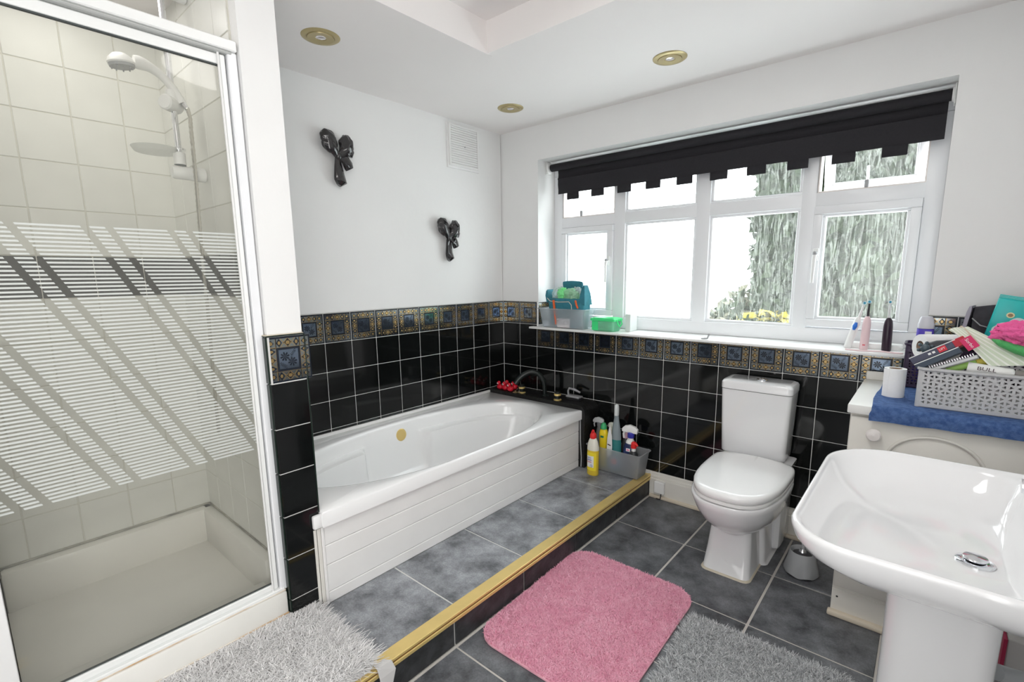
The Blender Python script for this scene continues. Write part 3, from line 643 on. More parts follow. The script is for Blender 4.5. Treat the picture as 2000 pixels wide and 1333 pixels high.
part('bristles', t, lambda b: b.box((0.604, -0.078, LZ), (0.698, -0.032, LZ+0.015), DARK, 0.001))
part('brush_handle', t, lambda b: b.tube([(0.607, -0.055, LZ+0.024), (0.603, -0.055, LZ+0.05), (0.612, -0.055, LZ+0.068), (0.65, -0.055, LZ+0.066), (0.695, -0.055, LZ+0.052)], [0.007, 0.006, 0.007, 0.008, 0.006], SPG))
# rubber ducks
RED = mat('red_vinyl', (0.62, 0.012, 0.03), 0.25); PINKW = mat('pale_pink_vinyl', (0.85, 0.55, 0.58), 0.3)
d0 = thing('rubber_duck', (0.078, -0.135, LZ), 'red rubber duck leftmost in the front row, by the tiled corner', 'rubber duck', 'red rubber ducks on the ledge')
part('duck_body', d0, lambda b: b.ball((0.078, -0.135, LZ+0.018), 0.022, RED, 14, (1.15, 0.95, 0.85)).ball((0.098, -0.135, LZ+0.028), 0.008, RED, 8, (1.3, 0.9, 0.9)))
part('duck_head', d0, lambda b: b.ball((0.070, -0.137, LZ+0.046), 0.0135, RED, 12))
part('duck_face', d0, lambda b: b.ball((0.067, -0.145, LZ+0.043), 0.009, PINKW, 10, (1, 0.8, 0.9)))
part('duck_beak', d0, lambda b: b.ball((0.064, -0.154, LZ+0.038), 0.0045, DARK, 8, (1.2, 1.3, 0.6)))
dup(d0, (0.127, -0.135, LZ), label='red rubber duck in the middle of the front row on the ledge')
dup(d0, (0.180, -0.142, LZ), label='red rubber duck in the front row, nearest the brass plug')
dup(d0, (0.108, -0.085, LZ), label='red rubber duck behind, between the leftmost and middle front ducks')
dup(d0, (0.168, -0.085, LZ), label='red rubber duck behind, close under the spout')

# ================================================================= shower
t = thing('shower_tray', (0.37, -2.28, 0.125), 'white shower tray with a raised front kerb stained by rust', 'shower tray')
STAIN = mat('rust_stained_white', (0.78, 0.75, 0.69), 0.35, col2=(0.45, 0.25, 0.08), nscale=9)
part('front_kerb', t, lambda b: b.box((0.62, -2.6075, 0.125), (0.742, -1.966, 0.243), mat('kerb_white', (0.80, 0.79, 0.75), 0.3, noise=0.04, nscale=7), 0.008))
part('kerb_sealant', t, lambda b: [b.box((0.722, -2.607, 0.2425), (0.738, -1.967, 0.247), STAIN, 0.002), b.box((0.741, -2.607, 0.158), (0.746, -1.967, 0.164), STAIN, 0.002), b.box((0.738, -2.607, 0.125), (0.750, -1.969, 0.159), WPLAS, 0.002)])
TRW = mat('tray_white', (0.84, 0.825, 0.785), 0.25, noise=0.05, nscale=5)
part('tray_floor', t, lambda b: b.box((0.0, -2.607, 0.125), (0.62, -1.958, 0.19), TRW, 0.004))
part('tray_upstand', t, lambda b: [b.box((0.0, -2.607, 0.18), (0.05, -1.958, 0.335), TRW, 0.012), b.box((0.0, -2.0, 0.18), (0.66, -1.958, 0.335), TRW, 0.012)])
part('mildew_seam', t, lambda b: [b.box((-0.001, -2.607, 0.3345), (0.0035, -1.9615, 0.338), mat('mildew', (0.25, 0.24, 0.22), 0.8, col2=(0.6, 0.58, 0.5), nscale=14), 0), b.box((0.0, -1.9625, 0.3345), (0.66, -1.9595, 0.338), MATS['mildew'], 0)])
t = thing('shower_door', (0.715, -2.28, 0.245), 'shower door of hazy glass printed with fine white lines and slanting gaps, in a white frame', 'shower door')
def YB(b, x0, x1, y0, y1, z0, z1, m=WMETAL, bev=0.003): b.box((x0, y0, z0), (x1, y1, z1), m, bev)
part('header_rail', t, YB, 0.705, 0.745, -2.607, -1.960, 1.958, 1.987)
part('header_channel', t, YB, 0.706, 0.737, -2.607, -1.972, 1.950, 1.959, mat('channel_grey', (0.45, 0.46, 0.45), 0.4))
part('top_rail', t, YB, 0.706, 0.722, -2.607, -1.988, 1.919, 1.949)
part('door_stile', t, YB, 0.704, 0.726, -2.004, -1.988, 0.256, 1.948)
part('stile_fin', t, YB, 0.724, 0.731, -2.010, -2.004, 0.250, 1.960, WPLAS, 0.002)
part('fixed_jamb', t, YB, 0.700, 0.734, -1.984, -1.958, 0.246, 1.958, UPVC)
part('jamb_seal', t, YB, 0.706, 0.712, -1.989, -1.983, 0.255, 1.955, SEAL, 0)
part('bottom_rail', t, YB, 0.704, 0.724, -2.607, -1.990, 0.256, 0.276)
part('bottom_track', t, YB, 0.690, 0.736, -2.607, -1.970, 0.244, 0.256)
part('top_seal', t, YB, 0.712, 0.722, -2.607, -2.004, 1.916, 1.9195, SEAL, 0)
part('bottom_seal', t, YB, 0.711, 0.717, -2.607, -2.004, 0.276, 0.279, SEAL, 0)
MB().box((0.7125, -2.607, 0.276), (0.7165, -2.003, 1.92), shower_glass(), 0).build('glass_panel', t, smooth=False)

SX, SY = 0.385, -2.032
t = thing('shower_riser_rail', (SX, SY, 1.62), 'chrome shower rail on white wall brackets inside the shower', 'shower rail')
part('rail', t, lambda b: b.lathe([(0.0095, 0), (0.0095, 0.58)], CHROME, (SX, SY, 1.655), n=16))
for z in (1.665, 2.225): part('wall_bracket', t, lambda b: b.lathe([(0.021, 0), (0.024, 0.004), (0.022, 0.05), (0.022, 0.09), (0.018, 0.098)], WPLAS, (SX, -1.9605, z), axis=(0, -1, 0), n=24))
part('slider', t, lambda b: [b.lathe([(0.022, -0.03), (0.024, -0.025), (0.024, 0.025), (0.020, 0.03)], WPLAS, (SX, SY-0.006, 1.878), axis=(0.6, -0.8, 0), n=20), b.lathe([(0.018, 0), (0.018, 0.05)], WPLAS, (SX, SY, 1.87), n=16)])
part('soap_dish', t, lambda b: [b.lathe([(0.001, 0.004), (0.058, 0.006), (0.066, 0.014), (0.068, 0.014), (0.060, 0.0), (0.001, -0.002)], clear_plastic('milky_dish_plastic', (0.78, 0.79, 0.77), 0.55), (SX-0.03, SY-0.055, 1.725), n=32, cap=False)])
part('rail_collar', t, lambda b: [b.lathe([(0.018, 0), (0.018, 0.038)], WPLAS, (SX, SY, 1.69), n=20), b.lathe([(0.021, 0), (0.021, 0.006), (0.014, 0.010)], CHROME, (SX, SY, 1.735), n=20), b.lathe([(0.017, 0), (0.017, 0.004)], SEAL, (SX, SY, 1.686), n=20)])
t = thing('hand_shower', (SX, SY, 1.9), 'white curved hand shower held in the rail slider', 'shower head')
part('handle', t, lambda b: b.tube(bez((SX+0.01, -2.008, 1.885), (SX, -2.035, 1.955), (SX, -2.075, 1.985), (SX, -2.125, 1.982), 14), [0.013]*8+[0.0135, 0.014, 0.015, 0.017, 0.019, 0.020, 0.018], WPLAS, 14))
part('head_shell', t, lambda b: b.lathe([(0.001, 0.030), (0.018, 0.027), (0.031, 0.015), (0.036, 0.002), (0.034, -0.002)], WPLAS, (SX, -2.157, 1.966), axis=(0, -0.12, 1), n=28))
part('spray_plate', t, lambda b: b.lathe([(0.034, 0.0), (0.032, -0.008), (0.001, -0.009)], GPLAS, (SX, -2.157, 1.964), axis=(0, -0.12, 1), n=28))
for k in range(9):
    a = 2*PI*k/9; part('spray_nozzle', t, lambda b: b.lathe([(0.0025, 0), (0.002, -0.004)], GPLAS, (SX+0.026*math.cos(a), -2.157+0.026*math.sin(a), 1.9545+0.003*math.sin(a)), n=6))
t = thing('shower_hose', (SX+0.03, -2.01, 1.3), 'chrome ribbed flexible shower hose hanging from the hand shower', 'hose')
hp = [(SX+0.012, -2.006, 1.888), (SX+0.025, -1.999, 1.868), (SX+0.032, -1.997, 1.84)]+[(SX+0.034+0.003*math.sin(i*0.7), -1.999-0.0012*i, 1.80-i*0.055) for i in range(20)]
def ribbed(b):
    P = []; R = []
    for i in range(len(hp)-1):
        for k in range(7): P.append(tuple(Vector(hp[i]).lerp(Vector(hp[i+1]), k/7))); R.append(0.0066 if k % 2 else 0.0052)
    b.tube(P, R, mat('brushed_chrome', (0.62, 0.60, 0.54), 0.25, metal=0.9), 8)
part('hose', t, ribbed)
part('hose_ferrule', t, lambda b: b.tube([(SX+0.008, -2.010, 1.900), (SX+0.016, -2.004, 1.880), (SX+0.024, -2.000, 1.866)], 0.0085, CHROME))

# ================================================================= toilet
def dshape(cx, hw, yb, yf, z, n=40, sq=2.6, ysplit=0.30):
    """D outline: straight sides towards the wall (yb), rounded towards the room (yf)"""
    ym = yb-(yb-yf)*ysplit; out = []
    for i in range(n):
        a = 2*PI*i/n; c, s_ = math.cos(a), math.sin(a); e = sq if s_ < 0 else 5.0
        r = (abs(c)**e+abs(s_)**e)**(-1/e); x = r*c*hw; y = r*s_
        out.append((cx+x, ym+y*(ym-yf) if s_ < 0 else ym+y*(yb-ym), z))
    return out
TCX = 1.778
t = thing('toilet', (TCX, -0.36, 0), 'white close coupled toilet with its lid closed, against the black tiles', 'toilet')
def bowl(b):
    rs = [dshape(TCX, h, -0.20, f, z, sq=q) for h, f, z, q in ((0.070, -0.50, 0.185, 2.2), (0.095, -0.545, 0.200, 2.2), (0.130, -0.60, 0.235, 2.3), (0.156, -0.645, 0.275, 2.4), (0.172, -0.678, 0.32, 2.5), (0.180, -0.698, 0.36, 2.6), (0.183, -0.705, 0.385, 2.7), (0.179, -0.702, 0.392, 2.7), (0.150, -0.67, 0.393, 2.7))]
    b.rings(rs, CERAM)
part('bowl', t, bowl, ang=60)
def foot(b):
    rs = [rrect(TCX-0.012-w, TCX-0.012+w, yf, -0.30, [0.004, 0.004, 0.03, 0.03], z, 6) for w, yf, z in ((0.102, -0.545, 0.0), (0.099, -0.540, 0.006), (0.092, -0.515, 0.10), (0.086, -0.50, 0.19), (0.082, -0.49, 0.26))]
    b.rings(rs, CERAM)
    rs = [rrect(TCX-0.005-w, TCX-0.005+w, -0.36, -0.03, [0.02, 0.02, 0.03, 0.03], z, 6) for w, z in ((0.122, 0.0), (0.108, 0.012), (0.100, 0.2), (0.120, 0.33), (0.150, 0.40), (0.152, 0.425))]
    b.rings(rs, CERAM)
part('pedestal_foot', t, foot, ang=50)
part('rear_flange', t, lambda b: b.box((TCX+0.080, -0.215, 0.012), (TCX+0.135, -0.03, 0.425), CERAM, 0.025))
part('base_sealant', t, lambda b: b.rings([rrect(TCX-0.118, TCX+0.094, -0.551, -0.29, [0.004, 0.004, 0.034, 0.034], 0.0005, 6), rrect(TCX-0.112, TCX+0.088, -0.546, -0.29, [0.004, 0.004, 0.03, 0.03], 0.006, 6)], MATS['old_sealant']))
part('seat', t, lambda b: b.rings([dshape(TCX+0.005, h, -0.195, f, z, sq=2.8) for h, f, z in ((0.172, -0.695, 0.394), (0.176, -0.702, 0.398), (0.176, -0.702, 0.408), (0.172, -0.698, 0.411))], WPLAS), ang=50)
part('lid', t, lambda b: b.rings([dshape(TCX+0.005, h, -0.195, f, z, sq=2.8) for h, f, z in ((0.172, -0.698, 0.4125), (0.177, -0.704, 0.417), (0.177, -0.704, 0.436), (0.172, -0.698, 0.4445), (0.158, -0.675, 0.4475), (0.08, -0.55, 0.4485), (0.01, -0.42, 0.449))], ACRY), ang=60)
CX0, CX1 = 1.603, 1.893
def cistern(b):
    b.rings([rrect(CX0+g0, CX1+g1, yf, -0.022, [0.01, 0.01, 0.022, 0.022], z, 6) for g0, g1, yf, z in ((0.004, -0.004, -0.150, 0.426), (0, 0, -0.158, 0.435), (-0.005, 0.006, -0.168, 0.60), (-0.009, 0.012, -0.176, 0.752))], CERAM)
part('cistern', t, cistern, ang=50)
part('cistern_lid', t, lambda b: b.rings([rrect(CX0-0.011-g, CX1+0.014+g, -0.179-g, -0.018, [0.012, 0.012, 0.024, 0.024], z, 6) for g, z in ((-0.004, 0.7535), (0, 0.757), (0, 0.786), (-0.006, 0.795), (-0.022, 0.799))], CERAM), ang=40)
part('flush_button', t, lambda b: [b.lathe([(0.024, 0), (0.024, 0.004), (0.020, 0.006)], CHROME, (1.760, -0.098, 0.799), n=28), b.lathe([(0.018, 0.004), (0.016, 0.009), (0.001, 0.010)], CHROME, (1.760, -0.098, 0.799), n=28)])

t = thing('toilet_brush', (2.022, -0.312, 0), 'grey toilet brush standing in its flared holder between toilet and cabinet', 'toilet brush')
GBR = mat('brush_holder_grey', (0.34, 0.35, 0.36), 0.5)
def holder(b):
    n = 36; f = lambda r, z, w: [(2.022+(r+w*math.cos(6*a))*math.cos(a), -0.312+(r+w*math.cos(6*a))*math.sin(a), z+(abs(w)*1.3*math.cos(6*a) if w else 0)) for a in [2*PI*j/n for j in range(n)]]
    b.rings([f(0.066, 0.010, 0.004), f(0.064, 0.03, 0.002), f(0.056, 0.07, 0), f(0.050, 0.105, 0), f(0.048, 0.109, 0), f(0.044, 0.106, 0), f(0.044, 0.04, 0)], GBR)
part('holder', t, holder, ang=60)
part('holder_base', t, lambda b: b.lathe([(0.055, 0), (0.062, 0.004), (0.060, 0.012)], DARK, (2.022, -0.312, 0), n=32))
part('bristle_cap', t, lambda b: b.lathe([(0.042, 0.078), (0.036, 0.094), (0.014, 0.102), (0.010, 0.112)], mat('dark_grey_plastic', (0.06, 0.06, 0.065), 0.5), (2.022, -0.312, 0), n=28))
part('collar', t, lambda b: b.lathe([(0.016, 0.100), (0.013, 0.112), (0.009, 0.116)], CHROME, (2.022, -0.312, 0), n=20))
part('brush_handle', t, lambda b: b.tube([(2.022, -0.312, 0.112), (2.024, -0.310, 0.15), (2.022, -0.308, 0.25), (2.018, -0.306, 0.36)], [0.007, 0.008, 0.009, 0.011], GPLAS))

t = thing('junction_box', (1.24, -0.03, 0.075), 'small white telephone junction box on the skirting board beside the step', 'junction box')
part('box_lid', t, lambda b: b.box((1.206, -0.044, 0.040), (1.268, -0.030, 0.110), WPLAS, 0.003))
part('box_base', t, lambda b: b.box((1.209, -0.031, 0.042), (1.265, -0.018, 0.108), WPLAS, 0.001))
part('cable', t, lambda b: b.tube([(1.245, -0.03, 0.042), (1.247, -0.034, 0.025), (1.244, -0.037, 0.004), (1.22, -0.038, 0.004)], 0.003, DARK, 8))

# ================================================================= cabinet under the window
t = thing('bathroom_cabinet', (2.40, -0.27, 0), 'cream bathroom cabinet with an arched door and round knob behind the basin', 'cabinet')
part('carcase', t, lambda b: b.box((2.160, -0.520, 0.105), (2.655, -0.016, 0.812), CREAM, 0.002))
part('cabinet_top', t, lambda b: b.box((2.152, -0.552, 0.812), (2.656, -0.012, 0.845), mat('cabinet_top_white', (0.78, 0.78, 0.76), 0.3), 0.004))
part('upstand', t, lambda b: b.box((2.158, -0.030, 0.845), (2.656, -0.012, 0.882), CREAM, 0.003))
part('plinth', t, lambda b: [b.box((2.160, -0.520, 0.0), (2.655, -0.016, 0.105), CREAM, 0.002), b.box((2.152, -0.545, 0.0), (2.655, -0.518, 0.020), MATS['aged_bead'], 0.005), b.lathe([(0.004, 0), (0.001, 0.002)], DARK, (2.178, -0.521, 0.075), axis=(0, -1, 0), n=8)])
def cdoor(b):
    b.box((2.164, -0.540, 0.128), (2.652, -0.521, 0.800), CREAM, 0.003)
    arch = [(2.245, -0.541, 0.20), (2.245, -0.541, 0.655)]+[(2.275+0.0, -0.541, 0.66)]+[(2.402-0.125*math.cos(a), -0.541, 0.667+0.098*math.sin(a)) for a in [PI*i/16 for i in range(17)]]+[(2.53, -0.541, 0.66), (2.575, -0.541, 0.655), (2.575, -0.541, 0.20), (2.245, -0.541, 0.20)]
    b.tube(arch, 0.006, CREAM, 8)
dr = part('door', t, cdoor, ang=45)
part('knob', dr, lambda b: b.lathe([(0.008, 0), (0.008, 0.010), (0.020, 0.014), (0.023, 0.020), (0.018, 0.028), (0.001, 0.031)], mat('porcelain_knob', (0.78, 0.74, 0.72), 0.2), (2.236, -0.540, 0.746), axis=(0, -1, 0), n=24))

TW = mat('blue_terry', (0.13, 0.25, 0.56), 0.95, col2=(0.06, 0.135, 0.38), nscale=70, bump=1.0, bscale=420)
def towel(b):
    xs = [2.222+0.0335*i for i in range(14)]; rows = []
    prof = [(-0.06, 0.8455), (-0.13, 0.8458), (-0.22, 0.8456), (-0.32, 0.846), (-0.44, 0.8458), (-0.535, 0.8465), (-0.553, 0.845), (-0.5575, 0.838), (-0.5578, 0.822), (-0.5570, 0.806)]
    top = []; bot = []
    for i, (y, z) in enumerate(prof):
        top.append([(x+(0.006*math.sin(i*1.3) if j == 0 else 0), y-(0.0055 if i > 6 else 0)+0.0015*math.sin(j*2.1+i), z+(0.006 if i <= 6 else 0)+0.0012*math.sin(j*1.7+i*2)-(0.0006*(13-j) if i > 8 else 0)) for j, x in enumerate(xs)])
        bot.append([(x, y, z) for x in xs])
    n = len(xs); V = [p for r in top for p in r]+[p for r in bot for p in r]; o = len(prof)*n; F = []
    for i in range(len(prof)-1):
        for j in range(n-1):
            a = i*n+j; F += [(a, a+1, a+n+1, a+n), (o+a, o+a+n, o+a+n+1, o+a+1)]
    for i in range(len(prof)-1): a = i*n; F += [(a, a+n, o+a+n, o+a), (a+n-1, o+a+n-1, o+a+2*n-1, a+2*n-1)]
    for j in range(n-1): F.append((j, o+j, o+j+1, j+1)); q = (len(prof)-1)*n+j; F.append((q, q+1, o+q+1, o+q))
    b.add(V, F, TW)
tag(part('towel', None, towel, ang=80), 'blue terry towel folded over the top of the cream cabinet', 'towel')
PAPER = mat('tissue_paper', (0.83, 0.83, 0.83), 0.9, bump=0.15, bscale=80); CARD = mat('cardboard_core', (0.38, 0.27, 0.20), 0.9)
def roll(c, ax, h, r, label, flap=False):
    t = thing('toilet_roll', c, label, 'toilet roll')
    part('paper', t, lambda b: b.lathe([(0.020, 0), (r, 0), (r, h), (0.020, h)], PAPER, c, axis=ax, n=36, cap=False))
    part('card_core', t, lambda b: b.lathe([(0.0205, 0.001), (0.0205, h-0.001), (0.0185, h-0.001), (0.0185, 0.001)], CARD, c, axis=ax, n=24, cap=False))
    if flap: part('loose_sheet', t, lambda b: b.add([(c[0]-r*0.94, c[1]-0.03, c[2]+0.004), (c[0]-r*0.5, c[1]-r*0.93, c[2]+0.002), (c[0]-r*0.5, c[1]-r*0.93, c[2]+h), (c[0]-r*0.98, c[1]-0.03, c[2]+h-0.001)], [(0, 1, 2, 3)], PAPER))
    return t
roll((2.268, -0.355, 0.8525), (0, 0, 1), 0.105, 0.0335, 'white toilet roll standing upright on the blue towel', True)

# ---- perforated baskets
def perforated(b, p0, ux, uz, w, h, m, nc, nr, th=0.0022):
    """panel from p0 along ux (w) and uz (h) with rows of small triangular holes"""
    p0, ux, uz = Vector(p0), Vector(ux), Vector(uz); nn = ux.cross(uz).normalized()*th
    cw, ch = w/nc, h/nr
    for i in range(nc):
        for j in range(nr):
            d = 1 if (i+j) % 2 else -1; off = 0.12*math.sin(j*2.1+i)
            o = [(0, 0), (1, 0), (1, 1), (0, 1)]; cx, cz = 0.5+off, 0.5
            tri = [(cx-0.29*d, cz-0.38), (cx+0.33*d, cz), (cx-0.29*d, cz+0.38)]
            P = [p0+ux*((i+q[0])*cw)+uz*((j+q[1])*ch) for q in o+tri]
            if d > 0: F = [(0, 1, 5, 4), (1, 2, 5), (2, 3, 6, 5), (3, 0, 4, 6)]
            else: F = [(1, 2, 6, 4), (2, 3, 5, 6), (3, 0, 5), (0, 1, 4, 5)]
            b.add([tuple(p) for p in P], F, m); b.add([tuple(p+nn) for p in P], [f[::-1] for f in F], m)
def basket(name, x0, x1, y0, y1, z0, z1, m, label, nc, nr, nd):
    t = thing(name, ((x0+x1)/2, (y0+y1)/2, z0), label, 'basket'); g = 0.012; hb = z1-z0-0.022
    part('front_weave', t, lambda b: perforated(b, (x0+g, y0+0.004, z0+0.012), (1, 0, 0), (0, 0, 1), x1-x0-2*g, hb, m, nc, nr), smooth=False)
    part('back_weave', t, lambda b: perforated(b, (x0+g, y1-0.004, z0+0.012), (1, 0, 0), (0, 0, 1), x1-x0-2*g, hb, m, nc, nr), smooth=False)
    part('side_weave', t, lambda b: perforated(b, (x0+0.002, y1-g, z0+0.012), (0, -1, 0), (0, 0, 1), y1-y0-2*g, hb, m, nd, nr), smooth=False)
    part('side_weave', t, lambda b: perforated(b, (x1-0.004, y1-g, z0+0.012), (0, -1, 0), (0, 0, 1), y1-y0-2*g, hb, m, nd, nr), smooth=False)
    def corners(b):
        b.lathe([(0.0098, 0), (0.0098, z1-z0-0.006)], m, (cx, cy, z0), n=16)
    for cx, cy in ((x0+0.010, y0+0.012), (x1-0.010, y0+0.012), (x0+0.010, y1-0.012), (x1-0.010, y1-0.012)): part('corner_post', t, corners)
    part('rim', t, lambda b: b.rings([rrect(x0-e, x1+e, y0-e, y1+e, 0.018+e, z, 6) for e, z in ((0.0, z1-0.012), (0.005, z1-0.008), (0.005, z1-0.001), (0.001, z1), (-0.004, z1-0.002), (-0.004, z1-0.011))]+[rrect(x0, x1, y0, y1, 0.018, z1-0.012, 6)], m, False, False))
    part('basket_base', t, lambda b: b.rings([rrect(x0+e, x1-e, y0+e, y1-e, 0.016, z, 6) for e, z in ((0.003, z0), (0.0, z0+0.003), (0.0, z0+0.013), (0.004, z0+0.013), (0.006, z0+0.004))], m, True, True))
    return t
basket('perforated_basket', 2.334, 2.645, -0.487, -0.17, 0.8525, 0.990, mat('grey_basket_plastic', (0.50, 0.50, 0.51), 0.45), 'light grey perforated plastic basket full of toiletries on the blue towel', 18, 9, 15)
basket('dark_basket', 2.283, 2.645, -0.150, -0.035, 0.8525, 1.030, mat('plum_basket_plastic', (0.035, 0.02, 0.05), 0.4), 'dark purple perforated basket behind the light grey one', 26, 14, 8)

def board(b, org, right, up, w, h, th, m, bev=0.002):
    s0 = len(b.v); b.box((0, 0, 0), (w, h, th), m, bev); b.xf(frame_mat(org, right, up), s0); return b
# contents of the light grey basket
roll((2.328, -0.315, 1.040), (0.84, 0.54, 0.0), 0.112, 0.044, 'fat white toilet roll lying on its side at the back of the grey basket')
NAVY = mat('dark_blue_carton', (0.055, 0.06, 0.10), 0.35); WPRINT = mat('white_print', (0.8, 0.8, 0.8), 0.6); REDP = mat('red_print', (0.62, 0.02, 0.04), 0.5)
def bar_carton(org, rt, w, h, d, label, cat, name, m):
    t = thing(name, org, label, cat); part('carton_body', t, lambda b: board(b, org, rt, (0, 0.25, 1), w, h, d, m, 0.0015)); return t
rt = (0.131, 0.0, 0.088)
t = bar_carton((2.322, -0.425, 0.984), rt, 0.135, 0.024, 0.03, 'dark blue toothpaste carton with a red end leaning across the grey basket', 'carton', 'toothpaste_carton', NAVY)
t['label'] = 'long dark blue carton with a red square, uppermost of two leaning on the basket rim'
F0 = frame_mat((2.322, -0.425, 0.984), rt, (0, 0.25, 1))
MB().box((0.125, -0.001, -0.001), (0.158, 0.0265, 0.031), mat('red_carton_end', (0.45, 0.01, 0.03), 0.4), 0.001).xf(F0).build('red_end', t)
MB().box((0.0, 0.023, 0.0295), (0.135, 0.0255, 0.0315), WPRINT, 0).xf(F0).build('white_edge', t)
MB().box((0.081, 0.003, 0.0301), (0.104, 0.021, 0.0308), REDP, 0).xf(F0).build('red_patch', t)
text_mesh('lettering', 'LIFT', 0.0095, WPRINT, t, F0 @ Matrix.Translation((0.0925, 0.012, 0.0312)))
for xx in (0.052, 0.064): MB().box((xx, 0.009, 0.0301), (xx+0.008, 0.016, 0.0306), WPRINT, 0).xf(F0).build('white_patch', t)
F1 = frame_mat((2.335, -0.452, 0.972), rt, (0, 0.25, 1))
t = thing('slim_carton', (2.335, -0.452, 0.972), 'second dark slate carton lying just below the one with the red square', 'carton')
MB().box((0, 0, 0), (0.128, 0.020, 0.026), mat('slate_carton', (0.04, 0.06, 0.09), 0.3), 0.0015).xf(F1).build('carton_body', t); MB().box((0.0, 0.018, 0.0255), (0.128, 0.0205, 0.0275), WPRINT, 0).xf(F1).build('white_edge', t)
SILV = mat('silver_plastic', (0.45, 0.46, 0.47), 0.3, metal=0.6)
t = thing('hair_comb', (2.37, -0.46, 0.975), 'silver grey comb lying slanted with its teeth up, inside the grey basket', 'comb')
F2 = frame_mat((2.362, -0.462, 0.968), (0.12, 0, 0.062), (0, 0.3, 1))
MB().box((0, 0, 0), (0.135, 0.014, 0.012), SILV, 0.003).xf(F2).build('comb_spine', t)
def teeth(b):
    for k in range(18): b.box((0.008+k*0.0068, 0.013, 0.002), (0.011+k*0.0068, 0.022, 0.011), CHROME, 0.0008)
    b.xf(F2)
tt = part('teeth', t, teeth); tt['kind'] = 'stuff'
t = thing('shaver_head', (2.345, -0.38, 1.02), 'dark blue grey knobbly shaver lying before the lying toilet roll', 'shaver')
SHV = mat('blue_grey_rubber', (0.07, 0.10, 0.12), 0.3)
part('shaver_body', t, lambda b: b.tube([(2.344, -0.38, 1.043), (2.375, -0.375, 1.052), (2.42, -0.36, 1.058), (2.46, -0.35, 1.05)], [0.016, 0.020, 0.019, 0.014], mat('charcoal_plastic', (0.05, 0.05, 0.06), 0.35)))
part('shaver_cap', t, lambda b: [b.ball((2.344, -0.398, 1.044), 0.0145, SHV, 14, (1, 0.6, 1.1))]+[b.ball((2.344+0.019*math.cos(a), -0.395, 1.044+0.019*math.sin(a)), 0.006, SHV, 8) for a in [2*PI*k/6+0.4 for k in range(6)]])
CREAMC = mat('pale_green_cloth', (0.62, 0.68, 0.55), 0.9); STRC = mat('white_stripe_cloth', (0.80, 0.82, 0.76), 0.9)
t = thing('striped_cloth', (2.49, -0.42, 1.03), 'pale green striped cloth with a red tag, folded over the basket', 'cloth')
def sheet(b, A, B_, C_, D_, m1, m2, n=18, wav=0.004, y0=0.0):
    """ruled sheet between edges AB and DC with alternating stripes"""
    A, B_, C_, D_ = map(Vector, (A, B_, C_, D_)); g = []
    for i in range(n+1):
        u = i/n; p, q = A.lerp(D_, u), B_.lerp(C_, u); g.append([p.lerp(q, v/8)+Vector((0, wav*math.sin(u*9+v*0.8), wav*0.6*math.sin(u*6+v*0.5))) for v in range(9)])
    for i in range(n):
        m = m1 if i % 3 else m2
        for sgn, o in ((1, Vector((0, 0, 0))), (-1, Vector((0, 0.0022, 0)))):
            V = [tuple(p+o) for p in g[i]]+[tuple(p+o) for p in g[i+1]]; b.add(V, [(k, k+1, k+10, k+9)[::sgn] for k in range(8)], m)
part('cloth_front', t, lambda b: sheet(b, (2.402, -0.42, 1.118), (2.505, -0.465, 1.012), (2.63, -0.47, 1.022), (2.445, -0.40, 1.128), CREAMC, STRC), ang=70)
part('cloth_fold', t, lambda b: sheet(b, (2.398, -0.40, 1.112), (2.470, -0.44, 1.060), (2.480, -0.445, 1.075), (2.43, -0.40, 1.13), mat('beige_cloth', (0.60, 0.52, 0.42), 0.9), CREAMC, 6), ang=70)
F3 = frame_mat((2.449, -0.474, 1.052), (0.62, 0, -0.34), (0.36, 0.2, 0.9)); F3 = frame_mat((2.426, -0.470, 1.086), (0.027, 0, -0.034), (0.034, 0.004, 0.027))
MB().box((0, 0, 0), (0.042, 0.032, 0.0012), mat('raspberry_tag', (0.62, 0.03, 0.13), 0.6), 0.0004).xf(F3).build('brand_tag', t)
text_mesh('lettering', 'Sorbo', 0.0135, WPRINT, t, F3 @ Matrix.Translation((0.021, 0.016, 0.0016)))
t = thing('ointment_tube', (2.52, -0.46, 0.99), 'white squeeze tube with dark capital letters and a grey cap inside the grey basket', 'tube')
def tubeb(b):
    F = frame_mat((2.455, -0.462, 1.001), (0.11, 0, -0.012), (0, 0.1, 1))
    b.rings([[tuple(F @ Vector((x, 0.0+r*math.cos(a), q*math.sin(a)))) for a in [2*PI*i/20 for i in range(20)]] for x, r, q in ((0, 0.016, 0.001), (0.02, 0.016, 0.006), (0.06, 0.016, 0.012), (0.105, 0.016, 0.015), (0.110, 0.012, 0.012))], WPLAS)
part('tube_body', t, tubeb)
FB = frame_mat((2.455, -0.462, 1.001), (0.11, 0, -0.012), (0, 0.1, 1))
part('tube_cap', t, lambda b: b.lathe([(0.014, 0), (0.016, 0.002), (0.016, 0.03), (0.014, 0.032)], mat('warm_grey_cap', (0.24, 0.22, 0.21), 0.5), (2.565, -0.462, 0.989), axis=(0.11, 0, -0.012), n=20))
text_mesh('lettering', 'BULL', 0.0165, mat('dark_print', (0.05, 0.02, 0.03), 0.5), t, FB @ Matrix.Translation((0.045, 0.001, 0.0165)) @ Matrix.Scale(1.25, 4, (1, 0, 0)))
t = thing('green_tube', (2.47, -0.44, 1.0), 'yellow and lime green tube half hidden behind the white lettered one', 'tube')
part('tube_body', t, lambda b: b.tube([(2.405, -0.445, 0.983), (2.44, -0.44, 0.997), (2.475, -0.43, 1.012)], [0.009, 0.013, 0.011], mat('lime_plastic', (0.42, 0.70, 0.18), 0.4)))
